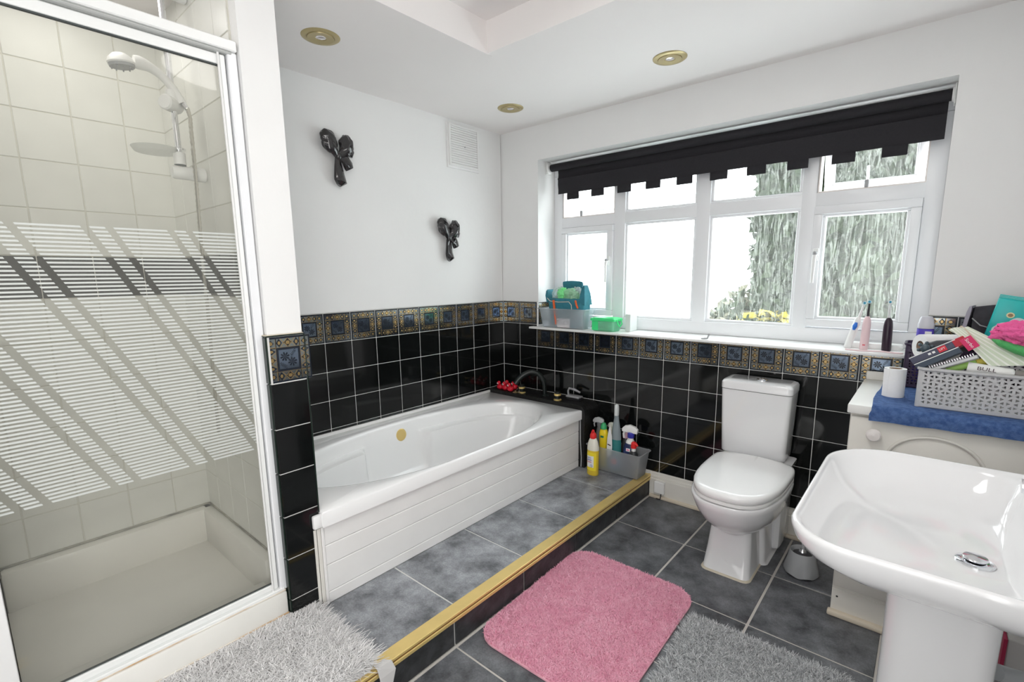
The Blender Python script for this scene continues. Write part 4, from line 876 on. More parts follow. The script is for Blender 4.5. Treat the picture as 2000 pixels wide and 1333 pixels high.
part('tube_cap', t, lambda b: b.tube([(2.475, -0.43, 1.012), (2.515, -0.42, 1.022)], [0.012, 0.012], mat('mustard_plastic', (0.70, 0.58, 0.10), 0.4)))
PK = mat('pink_sponge', (0.84, 0.13, 0.36), 0.85, bump=0.5, bscale=150); GM = mat('green_net', (0.14, 0.72, 0.22), 0.6, bump=1.0, bscale=500)
t = thing('bath_puff', (2.58, -0.42, 1.105), 'bright pink crumpled bath sponge on top of the basket heap', 'sponge')
part('sponge', t, lambda b: crumple(b, (2.575, -0.42, 1.108), (0.070, 0.045, 0.042), PK, 5, 0.55, 34, 6.0), ang=60)
part('sponge', t, lambda b: crumple(b, (2.556, -0.45, 1.118), (0.032, 0.024, 0.026), PK, 8, 0.55, 24, 5.5), ang=60)
t = thing('exfoliating_glove', (2.58, -0.45, 1.06), 'green net washing glove under the pink sponge', 'glove')
part('glove', t, lambda b: b.rings([[(x, -0.455+q*math.cos(a)*0.9, z+q*math.sin(a)*0.45) for a in [2*PI*i/16 for i in range(16)]] for x, z, q in ((2.503, 1.094, 0.006), (2.52, 1.085, 0.024), (2.56, 1.068, 0.034), (2.61, 1.052, 0.036), (2.645, 1.045, 0.030))], GM), ang=70)
# in the dark basket
t = thing('deodorant', (2.333, -0.085, 0.87), 'deodorant stick with a grey domed cap and violet band, by the window reveal', 'deodorant')
part('can', t, lambda b: b.lathe([(0.026, 0), (0.027, 0.004), (0.027, 0.219)], mat('violet_label', (0.10, 0.07, 0.50), 0.35), (2.337, -0.090, 0.866), n=28, sy=0.8))
part('cap', t, lambda b: b.lathe([(0.0265, 0), (0.0265, 0.018), (0.024, 0.022), (0.022, 0.038), (0.017, 0.047), (0.001, 0.050)], mat('grey_cap', (0.55, 0.55, 0.60), 0.35), (2.337, -0.090, 1.086), n=28, sy=0.8))
part('band_print', t, lambda b: b.box((2.336, -0.1130, 1.065), (2.357, -0.1105, 1.076), WPRINT, 0))
BAGM = mat('black_bag_fabric', (0.035, 0.033, 0.042), 0.7, noise=0.3, nscale=60)
t = thing('toiletry_bag', (2.54, -0.06, 1.03), 'dark open toiletry bag with a grey lining edge behind the striped cloth', 'bag')
part('bag_body', t, lambda b: b.rings([[(x, -0.075+q[0], q[1]+dz) for q in ((-0.035, 1.02), (-0.042, 1.08), (-0.034, 1.135), (-0.012, 1.165), (0.014, 1.165), (0.034, 1.13), (0.040, 1.07), (0.034, 1.02))] for x, dz in ((2.468, 0.004), (2.475, 0.010), (2.52, 0.018), (2.57, 0.024), (2.645, 0.022))], BAGM), ang=50)
part('bag_flap', t, lambda b: b.rings([[(x, y0, 1.03), (x+0.003, y0-0.004, 1.10), (x+0.010, y0, 1.155), (x+0.016, y0, 1.178), (x+0.024, y0, 1.180), (x+0.022, y0+0.003, 1.15), (x+0.014, y0+0.003, 1.09), (x+0.012, y0+0.003, 1.03)] for x, y0 in ((2.438, -0.118), (2.446, -0.060), (2.452, -0.04))], mat('lilac_grey_lining', (0.40, 0.38, 0.45), 0.5)), ang=50)
part('zip_cord', t, lambda b: b.tube([(2.466, -0.115, 1.135), (2.49, -0.122, 1.11), (2.53, -0.124, 1.098), (2.60, -0.122, 1.10)], 0.0022, GPLAS, 6))
TEAL = mat('teal_foil', (0.02, 0.52, 0.50), 0.3, noise=0.1, nscale=20)
t = thing('wipes_packet', (2.56, -0.13, 1.1), 'turquoise packet of wipes with a white cloud print, leaning in the dark bag', 'packet')
FW = frame_mat((2.500, -0.138, 1.062), (0.93, 0.0, -0.17), (0.30, 0.02, 0.95))
MB().box((0, 0, 0), (0.118, 0.155, 0.014), TEAL, 0.006).xf(FW).build('packet_body', t)
def crimp(b):
    for k in range(4): b.box((0.0, 0.150+0.0045*k, 0.0065), (0.118, 0.1538+0.0045*k, 0.0085), TEAL, 0.0008)
    b.xf(FW)
part('crimped_edge', t, crimp)
def disc(b, cx, cy, rx, ry, z, m, n=20): b.add([tuple(FW @ Vector((cx+rx*math.cos(2*PI*i/n), cy+ry*math.sin(2*PI*i/n), z))) for i in range(n)], [tuple(range(n))], m)
part('cloud_print', t, lambda b: [disc(b, 0.048, 0.050, 0.030, 0.024, 0.0146, mat('cloud_white', (0.72, 0.80, 0.78), 0.4)), disc(b, 0.072, 0.066, 0.026, 0.030, 0.0148, MATS['cloud_white']), disc(b, 0.028, 0.042, 0.016, 0.016, 0.015, MATS['cloud_white'])])
part('gold_seal_print', t, lambda b: [disc(b, 0.046, 0.100, 0.011, 0.010, 0.0146, mat('pale_gold_print', (0.80, 0.75, 0.45), 0.4)), disc(b, 0.046, 0.100, 0.007, 0.006, 0.0150, mat('brown_print', (0.30, 0.20, 0.10), 0.5))])
t = thing('purple_carton', (2.50, -0.14, 1.06), 'small purple carton with an orange roundel, between cloth and pink sponge', 'carton')
FP = frame_mat((2.468, -0.165, 1.052), (1, 0, -0.22), (0, 0.1, 1))
MB().box((0, 0, 0), (0.105, 0.034, 0.025), mat('purple_carton_card', (0.13, 0.10, 0.26), 0.5), 0.001).xf(FP).build('carton_body', t)
MB().box((-0.032, 0.002, 0.0), (0.0, 0.035, 0.024), mat('peach_card', (0.75, 0.52, 0.38), 0.5), 0.001).xf(FP).build('peach_end', t)
MB().lathe([(0.011, 0), (0.011, 0.0006)], mat('orange_roundel', (0.70, 0.42, 0.12), 0.5), (0.074, 0.018, 0.0252), n=20).lathe([(0.004, 0), (0.004, 0.0010)], MATS['brown_print'], (0.074, 0.018, 0.0254), n=12).xf(FP).build('roundel_print', t)
MB().box((0.020, 0.008, 0.0252), (0.040, 0.014, 0.0257), GOLD, 0).box((0.022, 0.018, 0.0252), (0.042, 0.024, 0.0257), MATS['lime_plastic'], 0).xf(FP).build('stripe_print', t)

# ================================================================= basin
t = thing('pedestal_basin', (2.42, -1.262, 0), 'large white pedestal basin in the foreground', 'basin')
BZ = 0.806; ox0, ox1, oy0, oy1 = 2.162, 2.656, -1.590, -0.905
def basin(b):
    def O(z, g, gr, r): return rrect(ox0+g, ox1-gr, oy0+g, oy1-g, [0.02, r, r*0.68, 0.02], z, 16)
    def I(z, gx, gy, gxr, r): return rrect(ox0+gx, 2.560-gxr, oy0+gy, oy1-gy, [min(0.09, r), r, r*0.70, min(0.09, r)], z, 16)
    rs = [O(0.668, 0.20, 0.06, 0.08), O(0.678, 0.165, 0.03, 0.10), O(0.692, 0.120, 0.0, 0.13), O(0.708, 0.078, 0.0, 0.16), O(0.726, 0.044, 0.0, 0.165), O(0.748, 0.020, 0.0, 0.165), O(0.772, 0.006, 0.0, 0.165), O(0.792, 0.0005, 0, 0.165), O(0.800, 0.0, 0, 0.165), O(BZ, 0.003, 0.0, 0.164),
          O(BZ+0.0005, 0.007, 0.004, 0.161), I(BZ-0.001, 0.010, 0.011, -0.004, 0.158), I(0.792, 0.016, 0.019, 0.002, 0.155), I(0.765, 0.030, 0.036, 0.010, 0.15), I(0.740, 0.052, 0.058, 0.020, 0.14), I(0.724, 0.080, 0.090, 0.028, 0.12), I(0.713, 0.12, 0.13, 0.034, 0.10), I(0.706, 0.19, 0.19, 0.04, 0.07), I(0.7015, 0.255, 0.26, 0.045, 0.03)]
    b.rings(rs, CERAM, True, True)
part('basin_bowl', t, basin, ang=60)
def ped(b):
    b.rings([rrect(2.427-w, 2.427+w, yc-d, yc+d, min(0.05, w*0.5), z, 8) for w, d, yc, z in ((0.100, 0.105, -1.262, 0.0), (0.097, 0.10, -1.262, 0.02), (0.093, 0.095, -1.262, 0.25), (0.093, 0.095, -1.262, 0.45), (0.094, 0.10, -1.262, 0.62), (0.10, 0.115, -1.262, 0.688))], CERAM)
part('pedestal', t, ped, ang=50)
DX, DY = 2.470, -1.262
part('waste_ring', t, lambda b: b.lathe([(0.018, 0.002), (0.030, 0.0022), (0.033, 0.0005), (0.033, -0.004), (0.018, -0.004)], CHROME, (DX, DY, 0.7035), n=40, cap=False))
part('waste_seat', t, lambda b: b.lathe([(0.001, 0.0), (0.020, 0.0)], DARK, (DX, DY, 0.7025), n=28, cap=False))
part('waste_plug', t, lambda b: b.lathe([(0.008, -0.001), (0.020, 0.006), (0.0215, 0.009), (0.020, 0.011), (0.001, 0.013)], CHROME, (DX, DY, 0.7035), n=36))
part('tap_base', t, lambda b: b.lathe([(0.026, 0), (0.026, 0.006), (0.021, 0.01), (0.020, 0.085), (0.016, 0.10)], CHROME, (2.610, -1.262, BZ), n=28))
part('tap_spout', t, lambda b: b.tube([(2.612, -1.262, 0.885), (2.58, -1.262, 0.888), (2.545, -1.262, 0.890), (2.518, -1.262, 0.888)], [0.018, 0.017, 0.015, 0.014], CHROME, 16))
part('tap_lever', t, lambda b: b.box((2.590, -1.275, 0.905), (2.64, -1.249, 0.918), CHROME, 0.004))

# unseen framed panel added behind the side fill light, right of the camera
d1 = bpy.data.objects.new('side_fill_panel', None); C.objects.link(d1); d1.location = (2.65, -2.93, 0); d1['kind'] = 'structure'
part('side_panel_frame', d1, lambda b: [b.box((2.628, -3.29, 0), (2.66, -3.245, 2.10), UPVC, 0.004), b.box((2.628, -2.615, 0), (2.66, -2.57, 2.10), UPVC, 0.004), b.box((2.628, -3.245, 2.04), (2.66, -2.615, 2.10), UPVC, 0.004)])
part('side_panel_face', d1, lambda b: b.box((2.645, -3.245, 0.0), (2.658, -2.615, 2.04), WPLAS, 0))
# ---- odds and ends behind the pedestal
t = thing('cleaning_carton', (2.60, -0.95, 0.0), 'white carton with a dark red edge standing in shade behind the pedestal', 'carton')
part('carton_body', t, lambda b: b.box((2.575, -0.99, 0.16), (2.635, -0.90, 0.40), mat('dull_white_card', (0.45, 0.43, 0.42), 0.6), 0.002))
part('red_edge', t, lambda b: b.box((2.567, -0.995, 0.16), (2.5745, -0.90, 0.40), mat('maroon_card', (0.30, 0.01, 0.05), 0.6), 0.001))
t = thing('storage_crate', (2.60, -0.92, 0.0), 'dark low crate on the floor behind the pedestal holding a carton and a jar', 'crate')
part('crate_body', t, lambda b: b.box((2.54, -1.06, 0.0), (2.655, -0.80, 0.155), mat('dark_crate', (0.03, 0.03, 0.035), 0.5), 0.005))
t = thing('storage_jar', (2.57, -1.02, 0.16), 'squat grey jar with a rounded lid on the dark crate', 'jar')
part('jar_body', t, lambda b: b.lathe([(0.026, 0.0), (0.029, 0.01), (0.029, 0.10), (0.024, 0.115)], mat('jar_grey', (0.30, 0.29, 0.28), 0.35), (2.575, -1.03, 0.1575), n=24))
part('jar_lid', t, lambda b: b.lathe([(0.027, 0.112), (0.028, 0.13), (0.020, 0.142), (0.001, 0.146)], mat('jar_lid_grey', (0.16, 0.15, 0.16), 0.4), (2.575, -1.03, 0.1575), n=24))
part('waste_pipe', tag(thing('trap_pipe', (2.63, -1.15, 0.3), 'grey waste pipe running to the wall behind the pedestal', 'pipe')), lambda b: b.tube([(2.54, -1.18, 0.42), (2.60, -1.14, 0.40), (2.655, -1.10, 0.36)], 0.018, GPLAS, 14))

# ================================================================= cleaning things on the step
def open_box(b, x0, x1, y0, y1, z0, z1, taper, m, rim=0.006, th=0.0025, r=0.015):
    R = lambda e, z: rrect(x0+e, x1-e, y0+e, y1-e, max(0.003, r-e*0.3), z, 6)
    b.rings([R(taper+0.004, z0), R(taper, z0+0.005), R(0.002, z1-0.006), R(-rim, z1-0.005), R(-rim, z1), R(0.0, z1), R(th+0.001, z1-0.004), R(taper+th, z0+0.006), R(taper+th+0.004, z0+0.004)], m, True, True)
MILK = clear_plastic('clear_milky_plastic', (0.86, 0.88, 0.90), 0.34)
t = thing('storage_tub', (0.975, -0.085, 0.132), 'clear plastic tub of cleaning bottles on the step by the tiled wall', 'tub')
part('tub_body', t, lambda b: open_box(b, 0.812, 1.165, -0.158, -0.014, 0.132, 0.284, 0.018, MILK))
SB = 0.140
def spray(name, c, label, body, prof, sx, sy, neckz, headm, collarm, trig=True, ang=0.0, hs=1.0, cat='bottle', tilt=0.0):
    """trigger bottle: lathe body, collar, head with nozzle and trigger"""
    t = thing(name, (c[0], c[1], SB), label, cat)
    T = Matrix.Translation((c[0], c[1], SB)) @ Matrix.Rotation(ang, 4, 'Z') @ Matrix.Rotation(tilt, 4, 'Y')
    b = MB().lathe(prof, body, (0, 0, 0), n=28, sx=sx, sy=sy).xf(T); b.build('bottle_body', t)
    MB().lathe([(0.014*hs, neckz-0.004), (0.015*hs, neckz), (0.015*hs, neckz+0.018*hs), (0.012*hs, neckz+0.022*hs)], collarm, n=20).xf(T).build('collar', t)
    h = neckz+0.020*hs
    MB().rings([[(x, y*w, h+z) for y, z in ((-0.009*hs, 0.0), (0.009*hs, 0.0), (0.011*hs, zt*0.6), (0.007*hs, zt), (-0.007*hs, zt), (-0.011*hs, zt*0.6))] for x, w, zt in ((-0.040*hs, 0.7, 0.014*hs), (-0.030*hs, 1, 0.026*hs), (-0.008*hs, 1, 0.033*hs), (0.016*hs, 1, 0.028*hs), (0.028*hs, 0.8, 0.018*hs))], headm).xf(T).build('spray_head', t)
    if trig: MB().tube([(-0.026*hs, 0, h+0.004), (-0.034*hs, 0, h-0.012*hs), (-0.030*hs, 0, h-0.030*hs)], [0.005*hs, 0.005*hs, 0.004*hs], headm, 8).xf(T).build('trigger', t)
    return t, T
YELB = mat('yellow_liquid_plastic', (0.80, 0.58, 0.05), 0.25, coat=0.2); WBOT = mat('white_bottle', (0.80, 0.80, 0.78), 0.3)
c = (0.893, -0.212)
t = thing('toilet_cleaner_bottle', (c[0], c[1], 0.125), 'yellow cleaner bottle with a red cap on the step before the clear tub', 'bottle')
part('bottle_body', t, lambda b: b.lathe([(0.033, 0), (0.037, 0.006), (0.037, 0.155)], YELB, (c[0], c[1], 0.1255), n=32, sy=0.72))
part('bottle_shoulder', t, lambda b: b.lathe([(0.037, 0.155), (0.0365, 0.175), (0.030, 0.205), (0.020, 0.228), (0.015, 0.236)], mat('pale_translucent_plastic', (0.78, 0.76, 0.66), 0.3), (c[0], c[1], 0.1255), n=32, sy=0.74))
part('cap', t, lambda b: [b.lathe([(0.018, 0.226), (0.020, 0.232), (0.019, 0.250), (0.010, 0.262)], mat('red_cap', (0.70, 0.02, 0.02), 0.35), (c[0], c[1], 0.1255), n=24), b.tube([(c[0]-0.003, c[1], 0.375), (c[0], c[1]-0.004, 0.392), (c[0]+0.004, c[1]-0.008, 0.402)], [0.014, 0.010, 0.007], MATS['red_cap'])])
def curved_label(b, r, sy, z0, z1, a0, a1, m, off=0.0006, cc=None, n=12):
    cc = cc or c; rs = [[(cc[0]+(r+off)*math.cos(a), cc[1]+(r+off)*sy*math.sin(a), z) for a in [a0+(a1-a0)*i/n for i in range(n+1)]] for z in (z0, z1)]
    b.rings(rs, m, False, False, close=False)
part('yellow_label', t, lambda b: curved_label(b, 0.037, 0.73, 0.158, 0.268, -2.55, -0.6, mat('bright_yellow_label', (0.88, 0.70, 0.03), 0.4)))
part('white_label', t, lambda b: curved_label(b, 0.0372, 0.73, 0.178, 0.248, -2.35, -1.05, WPRINT, 0.0012))
fm = frame_mat((c[0]-0.004, c[1]-0.0292, 0.21), (0.95, -0.12, 0), (0, 0, 1))
BLP = mat('blue_print', (0.03, 0.07, 0.40), 0.5)
for k, (s_, m_) in enumerate((('TESTS', BLP), ('LEMON', BLP), ('CLEAN', REDP))): text_mesh('lettering', s_, 0.0105, m_, t, fm @ Matrix.Translation((-0.004, 0.026-0.0125*k, 0.001)))
part('badge_print', t, lambda b: b.lathe([(0.008, 0), (0.008, 0.001)], BLP, tuple(fm @ Vector((0.010, -0.022, -0.001))), axis=fm @ Vector((0, 0, 1))-fm @ Vector((0, 0, 0)), n=20).lathe([(0.006, 0), (0.006, 0.0015)], WPRINT, tuple(fm @ Vector((0.010, -0.022, -0.001))), axis=fm @ Vector((0, 0, 1))-fm @ Vector((0, 0, 0)), n=20))

G3 = mat('mid_grey_plastic', (0.42, 0.43, 0.44), 0.4)
spray('spray_bottle', (0.852, -0.075), 'bottle with a grey trigger head, furthest left in the clear tub', mat('smoky_plastic', (0.12, 0.13, 0.13), 0.25), [(0.024, 0), (0.026, 0.01), (0.026, 0.18), (0.015, 0.235), (0.012, 0.25)], 1, 0.8, 0.248, G3, mat('dark_grey_collar', (0.16, 0.17, 0.18), 0.4), ang=0.2)
cc2 = (0.889, -0.085)
t = thing('cream_cleaner_bottle', (cc2[0], cc2[1], SB), 'yellow squeezy bottle with a green cap in the clear tub', 'bottle')
part('bottle_body', t, lambda b: b.lathe([(0.024, 0), (0.027, 0.01), (0.025, 0.09), (0.028, 0.17), (0.029, 0.21), (0.022, 0.232), (0.015, 0.24)], mat('lemon_yellow_plastic', (0.88, 0.66, 0.02), 0.3), (cc2[0], cc2[1], SB), n=28, sy=0.75))
part('cap', t, lambda b: b.lathe([(0.019, 0.236), (0.019, 0.252), (0.013, 0.268), (0.010, 0.274)], mat('green_cap', (0.05, 0.42, 0.16), 0.35), (cc2[0], cc2[1], SB), n=24))
part('badge_print', t, lambda b: curved_label(b, 0.0295, 0.76, SB+0.185, SB+0.198, -1.9, -1.15, mat('dark_green_print', (0.02, 0.20, 0.10), 0.5), 0.0008, cc2))
spray('spray_bottle', (0.925, -0.045), 'bottle with a white trigger head behind the yellow squeezy bottle', mat('pale_bottle', (0.62, 0.64, 0.58), 0.35), [(0.024, 0), (0.026, 0.01), (0.026, 0.17), (0.014, 0.22)], 1, 0.8, 0.215, mat('ivory_plastic', (0.78, 0.78, 0.70), 0.35), mat('ivory_plastic', (0.78, 0.78, 0.70), 0.35), ang=2.7, hs=1.15)
c5 = (0.982, -0.098)
TQ = mat('teal_liquid_plastic', (0.03, 0.20, 0.20), 0.15, coat=0.4); GCL = mat('grey_clear_plastic', (0.24, 0.29, 0.31), 0.12, coat=0.4)
t = thing('glass_cleaner_bottle', (c5[0], c5[1], SB), 'tallest bottle in the clear tub, slim, teal liquid, pale spray top', 'bottle')
part('liquid_body', t, lambda b: b.lathe([(0.030, 0), (0.034, 0.01), (0.036, 0.08), (0.035, 0.12), (0.032, 0.195)], TQ, (c5[0], c5[1], SB), n=28, sy=0.7))
part('clear_body', t, lambda b: b.lathe([(0.032, 0.195), (0.028, 0.25), (0.019, 0.30), (0.014, 0.335), (0.014, 0.345)], GCL, (c5[0], c5[1], SB), n=28, sy=0.7))
part('spray_top', t, lambda b: b.rings([[(c5[0]+0.002+w*math.cos(a), c5[1]-0.004+1.25*w*math.sin(a), SB+z) for a in [2*PI*i/16 for i in range(16)]] for w, z in ((0.0125, 0.343), (0.0135, 0.36), (0.0135, 0.385), (0.0115, 0.403), (0.007, 0.410))], mat('pale_grey_top', (0.66, 0.70, 0.70), 0.35)))
part('leaf_label', t, lambda b: b.add([(c5[0]-0.028+0.019*u, c5[1]-0.0268-0.003*(1-abs(u)*0.6), SB+0.165+v) for u, v in [(-0.75+0.0, -0.09), (0.6, -0.09), (0.95, -0.02), (0.8, 0.05), (0.35, 0.10), (0.1, 0.125), (-0.35, 0.09), (-0.85, 0.03), (-1.0, -0.03)]], [tuple(range(9))], WPRINT), smooth=False)
part('label_print', t, lambda b: b.add([(c5[0]-0.040, c5[1]-0.0312, SB+0.158), (c5[0]-0.018, c5[1]-0.0316, SB+0.154), (c5[0]-0.018, c5[1]-0.0316, SB+0.161), (c5[0]-0.040, c5[1]-0.0312, SB+0.165)], [(0, 1, 2, 3)], MATS['dark_print']), smooth=False)
NV = mat('navy_plastic', (0.02, 0.03, 0.10), 0.25)
t, T = spray('spray_bottle', (1.060, -0.090), 'navy spray bottle with a white and blue trigger head in the clear tub', NV, [(0.034, 0), (0.042, 0.01), (0.043, 0.11), (0.036, 0.165), (0.026, 0.190)], 1.0, 0.65, 0.225, WPLAS, mat('royal_blue_plastic', (0.04, 0.04, 0.36), 0.35), ang=0.15, hs=1.35, tilt=0.06)
MB().lathe([(0.027, 0.186), (0.024, 0.20), (0.017, 0.212), (0.015, 0.228)], WBOT, n=24, sy=0.8).xf(T).build('white_shoulder', t)
MB().box((-0.014, -0.0285, 0.142), (0.010, -0.0262, 0.160), WPRINT, 0).xf(T).build('label', t); MB().box((-0.010, -0.0293, 0.147), (0.006, -0.0280, 0.155), mat('pink_print', (0.75, 0.15, 0.30), 0.5), 0).xf(T).build('label_print', t)
t = thing('pink_top_bottle', (1.018, -0.052, SB), 'dark bottle with a pink cap, behind the navy spray bottle', 'bottle')
part('bottle_body', t, lambda b: b.lathe([(0.020, 0), (0.024, 0.01), (0.024, 0.16), (0.016, 0.20)], mat('graphite_plastic', (0.05, 0.05, 0.055), 0.3), (1.020, -0.048, SB), n=24))
part('cap', t, lambda b: b.lathe([(0.018, 0.198), (0.020, 0.21), (0.018, 0.235), (0.010, 0.245)], mat('pink_cap', (0.75, 0.45, 0.55), 0.4), (1.020, -0.048, SB), n=20))
c6 = (1.105, -0.112)
t = thing('bleach_bottle', (c6[0], c6[1], SB), 'dark grey round shouldered bottle with a red nozzle, at the tub end nearest the toilet', 'bottle')
part('bottle_body', t, lambda b: b.lathe([(0.026, 0), (0.028, 0.01), (0.030, 0.10), (0.026, 0.135), (0.014, 0.152)], mat('charcoal_bottle', (0.03, 0.032, 0.035), 0.35), (c6[0], c6[1], SB), n=28))
part('neck', t, lambda b: b.lathe([(0.013, 0.148), (0.013, 0.172)], WPLAS, (c6[0], c6[1], SB), n=20))
part('cap', t, lambda b: [b.lathe([(0.016, 0.170), (0.017, 0.176), (0.015, 0.200), (0.008, 0.208)], MATS['red_cap'], (c6[0], c6[1], SB), n=20), b.tube([(c6[0], c6[1], SB+0.192), (c6[0]+0.014, c6[1]-0.002, SB+0.198), (c6[0]+0.028, c6[1]-0.004, SB+0.188)], [0.012, 0.010, 0.004], MATS['red_cap'])])
t = thing('round_freshener', (0.965, -0.128, SB), 'blue and red round freshener lying against the tub front wall', 'freshener')
part('freshener_case', t, lambda b: b.lathe([(0.001, 0), (0.040, 0), (0.046, 0.004), (0.046, 0.010), (0.040, 0.014), (0.001, 0.014)], mat('steel_blue_plastic', (0.10, 0.20, 0.32), 0.4), (0.985, -0.120, SB+0.055), axis=(0, -1, 0.1), n=32))
part('red_print', t, lambda b: b.lathe([(0.001, 0), (0.018, 0), (0.018, 0.001)], mat('coral_print', (0.75, 0.12, 0.12), 0.5), (0.992, -0.1335, SB+0.066), axis=(0, -1, 0.1), n=10))

# ================================================================= window sill
t = thing('sill_tub', (0.55, 0.03, OZ0), 'clear plastic tub holding a teal bag at the left end of the window sill', 'tub')
part('tub_body', t, lambda b: open_box(b, 0.345, 0.705, -0.036, 0.10, OZ0+0.0003, OZ0+0.128, 0.020, MILK, 0.008))
TL = mat('teal_fabric', (0.03, 0.19, 0.25), 0.7, noise=0.15, nscale=40)
t = thing('teal_bag', (0.56, 0.04, OZ0+0.006), 'teal soft bag with orange straps standing open in the tub on the sill', 'bag')
def tealbag(b):
    R = lambda x0, x1, y0, y1, z, dz=0: [(p[0], p[1], p[2]+dz*math.sin((p[0]-x0)/(x1-x0)*PI)) for p in rrect(x0, x1, y0, y1, 0.03, z, 6)]
    b.rings([R(0.42, 0.670, -0.005, 0.078, OZ0+0.006), R(0.415, 0.680, -0.015, 0.082, OZ0+0.08), R(0.405, 0.688, -0.020, 0.085, OZ0+0.15, -0.006), R(0.400, 0.680, -0.016, 0.082, OZ0+0.195, -0.012), R(0.408, 0.672, -0.010, 0.076, OZ0+0.198, -0.012), R(0.42, 0.66, 0.0, 0.07, OZ0+0.10)], TL)
part('bag_body', t, tealbag, ang=60)
part('raised_end', t, lambda b: b.rings([[(x, y, z) for x, y, z in ((0.652, -0.016+q, 1.14), (0.664, -0.018+q, 1.185), (0.668, -0.008+q*0.8, 1.225), (0.672, 0.01+q*0.5, 1.245), (0.684, 0.0+q*0.5, 1.235), (0.692, -0.012+q*0.8, 1.19), (0.694, -0.014+q, 1.12))] for q in (0, 0.05, 0.09)], TL), ang=60)
part('raised_end', t, lambda b: b.rings([[(x, y, z) for x, y, z in ((0.398, -0.012+q, 1.13), (0.386, -0.010+q, 1.175), (0.384, 0.0+q*0.8, 1.205), (0.392, 0.004+q*0.8, 1.215), (0.402, -0.004+q, 1.185), (0.416, -0.012+q, 1.14))] for q in (0, 0.05, 0.085)], TL), ang=60)
part('lid_flap', t, lambda b: b.rings([[(x, 0.085+y, z) for y, z in ((0, 1.16), (0.006, 1.22), (0.0, 1.252+0.010*math.sin((x-0.45)*16)), (-0.012, 1.262+0.010*math.sin((x-0.45)*16)), (-0.016, 1.255), (-0.006, 1.21), (-0.008, 1.16))] for x in (0.47, 0.50, 0.54, 0.58, 0.62)], TL), ang=60)
ORG = mat('orange_webbing', (0.75, 0.13, 0.03), 0.7)
part('orange_strap', t, lambda b: b.tube([(0.462, -0.0235, 1.148), (0.470, -0.0255, 1.10), (0.476, -0.0205, 1.04), (0.476, -0.012, 0.99)], 0.0075, ORG, 8))
part('orange_strap', t, lambda b: b.tube([(0.632, -0.0225, 1.150), (0.640, -0.0245, 1.125), (0.650, -0.022, 1.10)], 0.006, ORG, 8))
part('piping', t, lambda b: b.tube([(0.405, -0.014, 1.160), (0.43, -0.020, 1.142), (0.50, -0.021, 1.136), (0.58, -0.021, 1.140), (0.60, -0.0215, 1.12), (0.608, -0.0215, 1.05)], 0.0022, mat('cream_piping', (0.72, 0.62, 0.52), 0.7), 6))
PB1 = clear_plastic('pale_green_film', (0.60, 0.90, 0.66), 0.6); PB2 = clear_plastic('clear_film', (0.80, 0.86, 0.86), 0.45); PB3 = mat('bright_green_film', (0.22, 0.78, 0.30), 0.4)
t = thing('plastic_carrier', (0.52, 0.04, 1.12), 'crumpled clear and green plastic bags bulging out of the teal bag', 'plastic bag')
part('crumpled_film', t, lambda b: crumple(b, (0.475, 0.035, 1.175), (0.060, 0.038, 0.055), PB2, 3, 0.35, 24, 5), ang=20)
part('crumpled_film', t, lambda b: crumple(b, (0.500, 0.022, 1.185), (0.040, 0.030, 0.040), PB3, 11, 0.45, 22, 6), ang=20)
part('crumpled_film', t, lambda b: crumple(b, (0.572, 0.020, 1.178), (0.058, 0.035, 0.045), PB1, 14, 0.4, 24, 6), ang=20)
part('crumpled_film', t, lambda b: crumple(b, (0.60, 0.045, 1.19), (0.040, 0.030, 0.040), PB2, 21, 0.4, 22, 5), ang=20)
for k, (x0, x1, y0, z1, m, lb) in enumerate(((0.370, 0.470, -0.012, 0.045, mat('pale_blue_card', (0.66, 0.74, 0.80), 0.6), 'pale blue small box lying low inside the sill tub'), (0.485, 0.645, -0.014, 0.065, mat('pale_pink_card', (0.80, 0.74, 0.74), 0.6), 'pale pinkish box standing inside the sill tub under the teal bag'))):
    if k == 0: tag(box('small_box', None, (x0, y0, OZ0+0.006), (x1-0.055, y0+0.08, OZ0+z1), m), lb, 'box')
    else: tag(box('small_box', None, (x0, y0-0.0025, OZ0+0.006), (x0+0.10, y0+0.002-0.0015, OZ0+z1), m), lb, 'box')
GC = clear_plastic('green_tinted_plastic', (0.50, 0.90, 0.72), 0.35); GL = mat('bright_green_lid', (0.06, 0.72, 0.24), 0.35)
t = thing('clip_box', (0.80, 0.02, OZ0), 'small clear box with a bright green clip lid on the sill beside the tub', 'box')
part('box_body', t, lambda b: open_box(b, 0.745, 0.905, -0.020, 0.085, OZ0+0.0003, OZ0+0.070, 0.006, GC, 0.002))
part('clip_lid', t, lambda b: b.rings([rrect(0.740+e, 0.910-e, -0.025+e, 0.090-e, 0.012, z, 6) for e, z in ((0, OZ0+0.064), (-0.001, OZ0+0.075), (0.003, OZ0+0.080), (0.012, OZ0+0.079), (0.014, OZ0+0.083), (0.02, OZ0+0.084))], GL))
part('clip_handle', t, lambda b: b.tube([(0.911, 0.005, OZ0+0.072), (0.920, 0.008, OZ0+0.045), (0.920, 0.03, OZ0+0.030), (0.920, 0.055, OZ0+0.045), (0.911, 0.06, OZ0+0.072)], 0.004, GL, 8))
part('green_side', t, lambda b: b.box((0.752, -0.0178, OZ0+0.006), (0.795, -0.0165, OZ0+0.062), GL, 0))
t = thing('hair_clips', (0.82, 0.02, OZ0+0.008), 'jumble of dark and gold hair clips inside the green lidded box', 'hair clips')
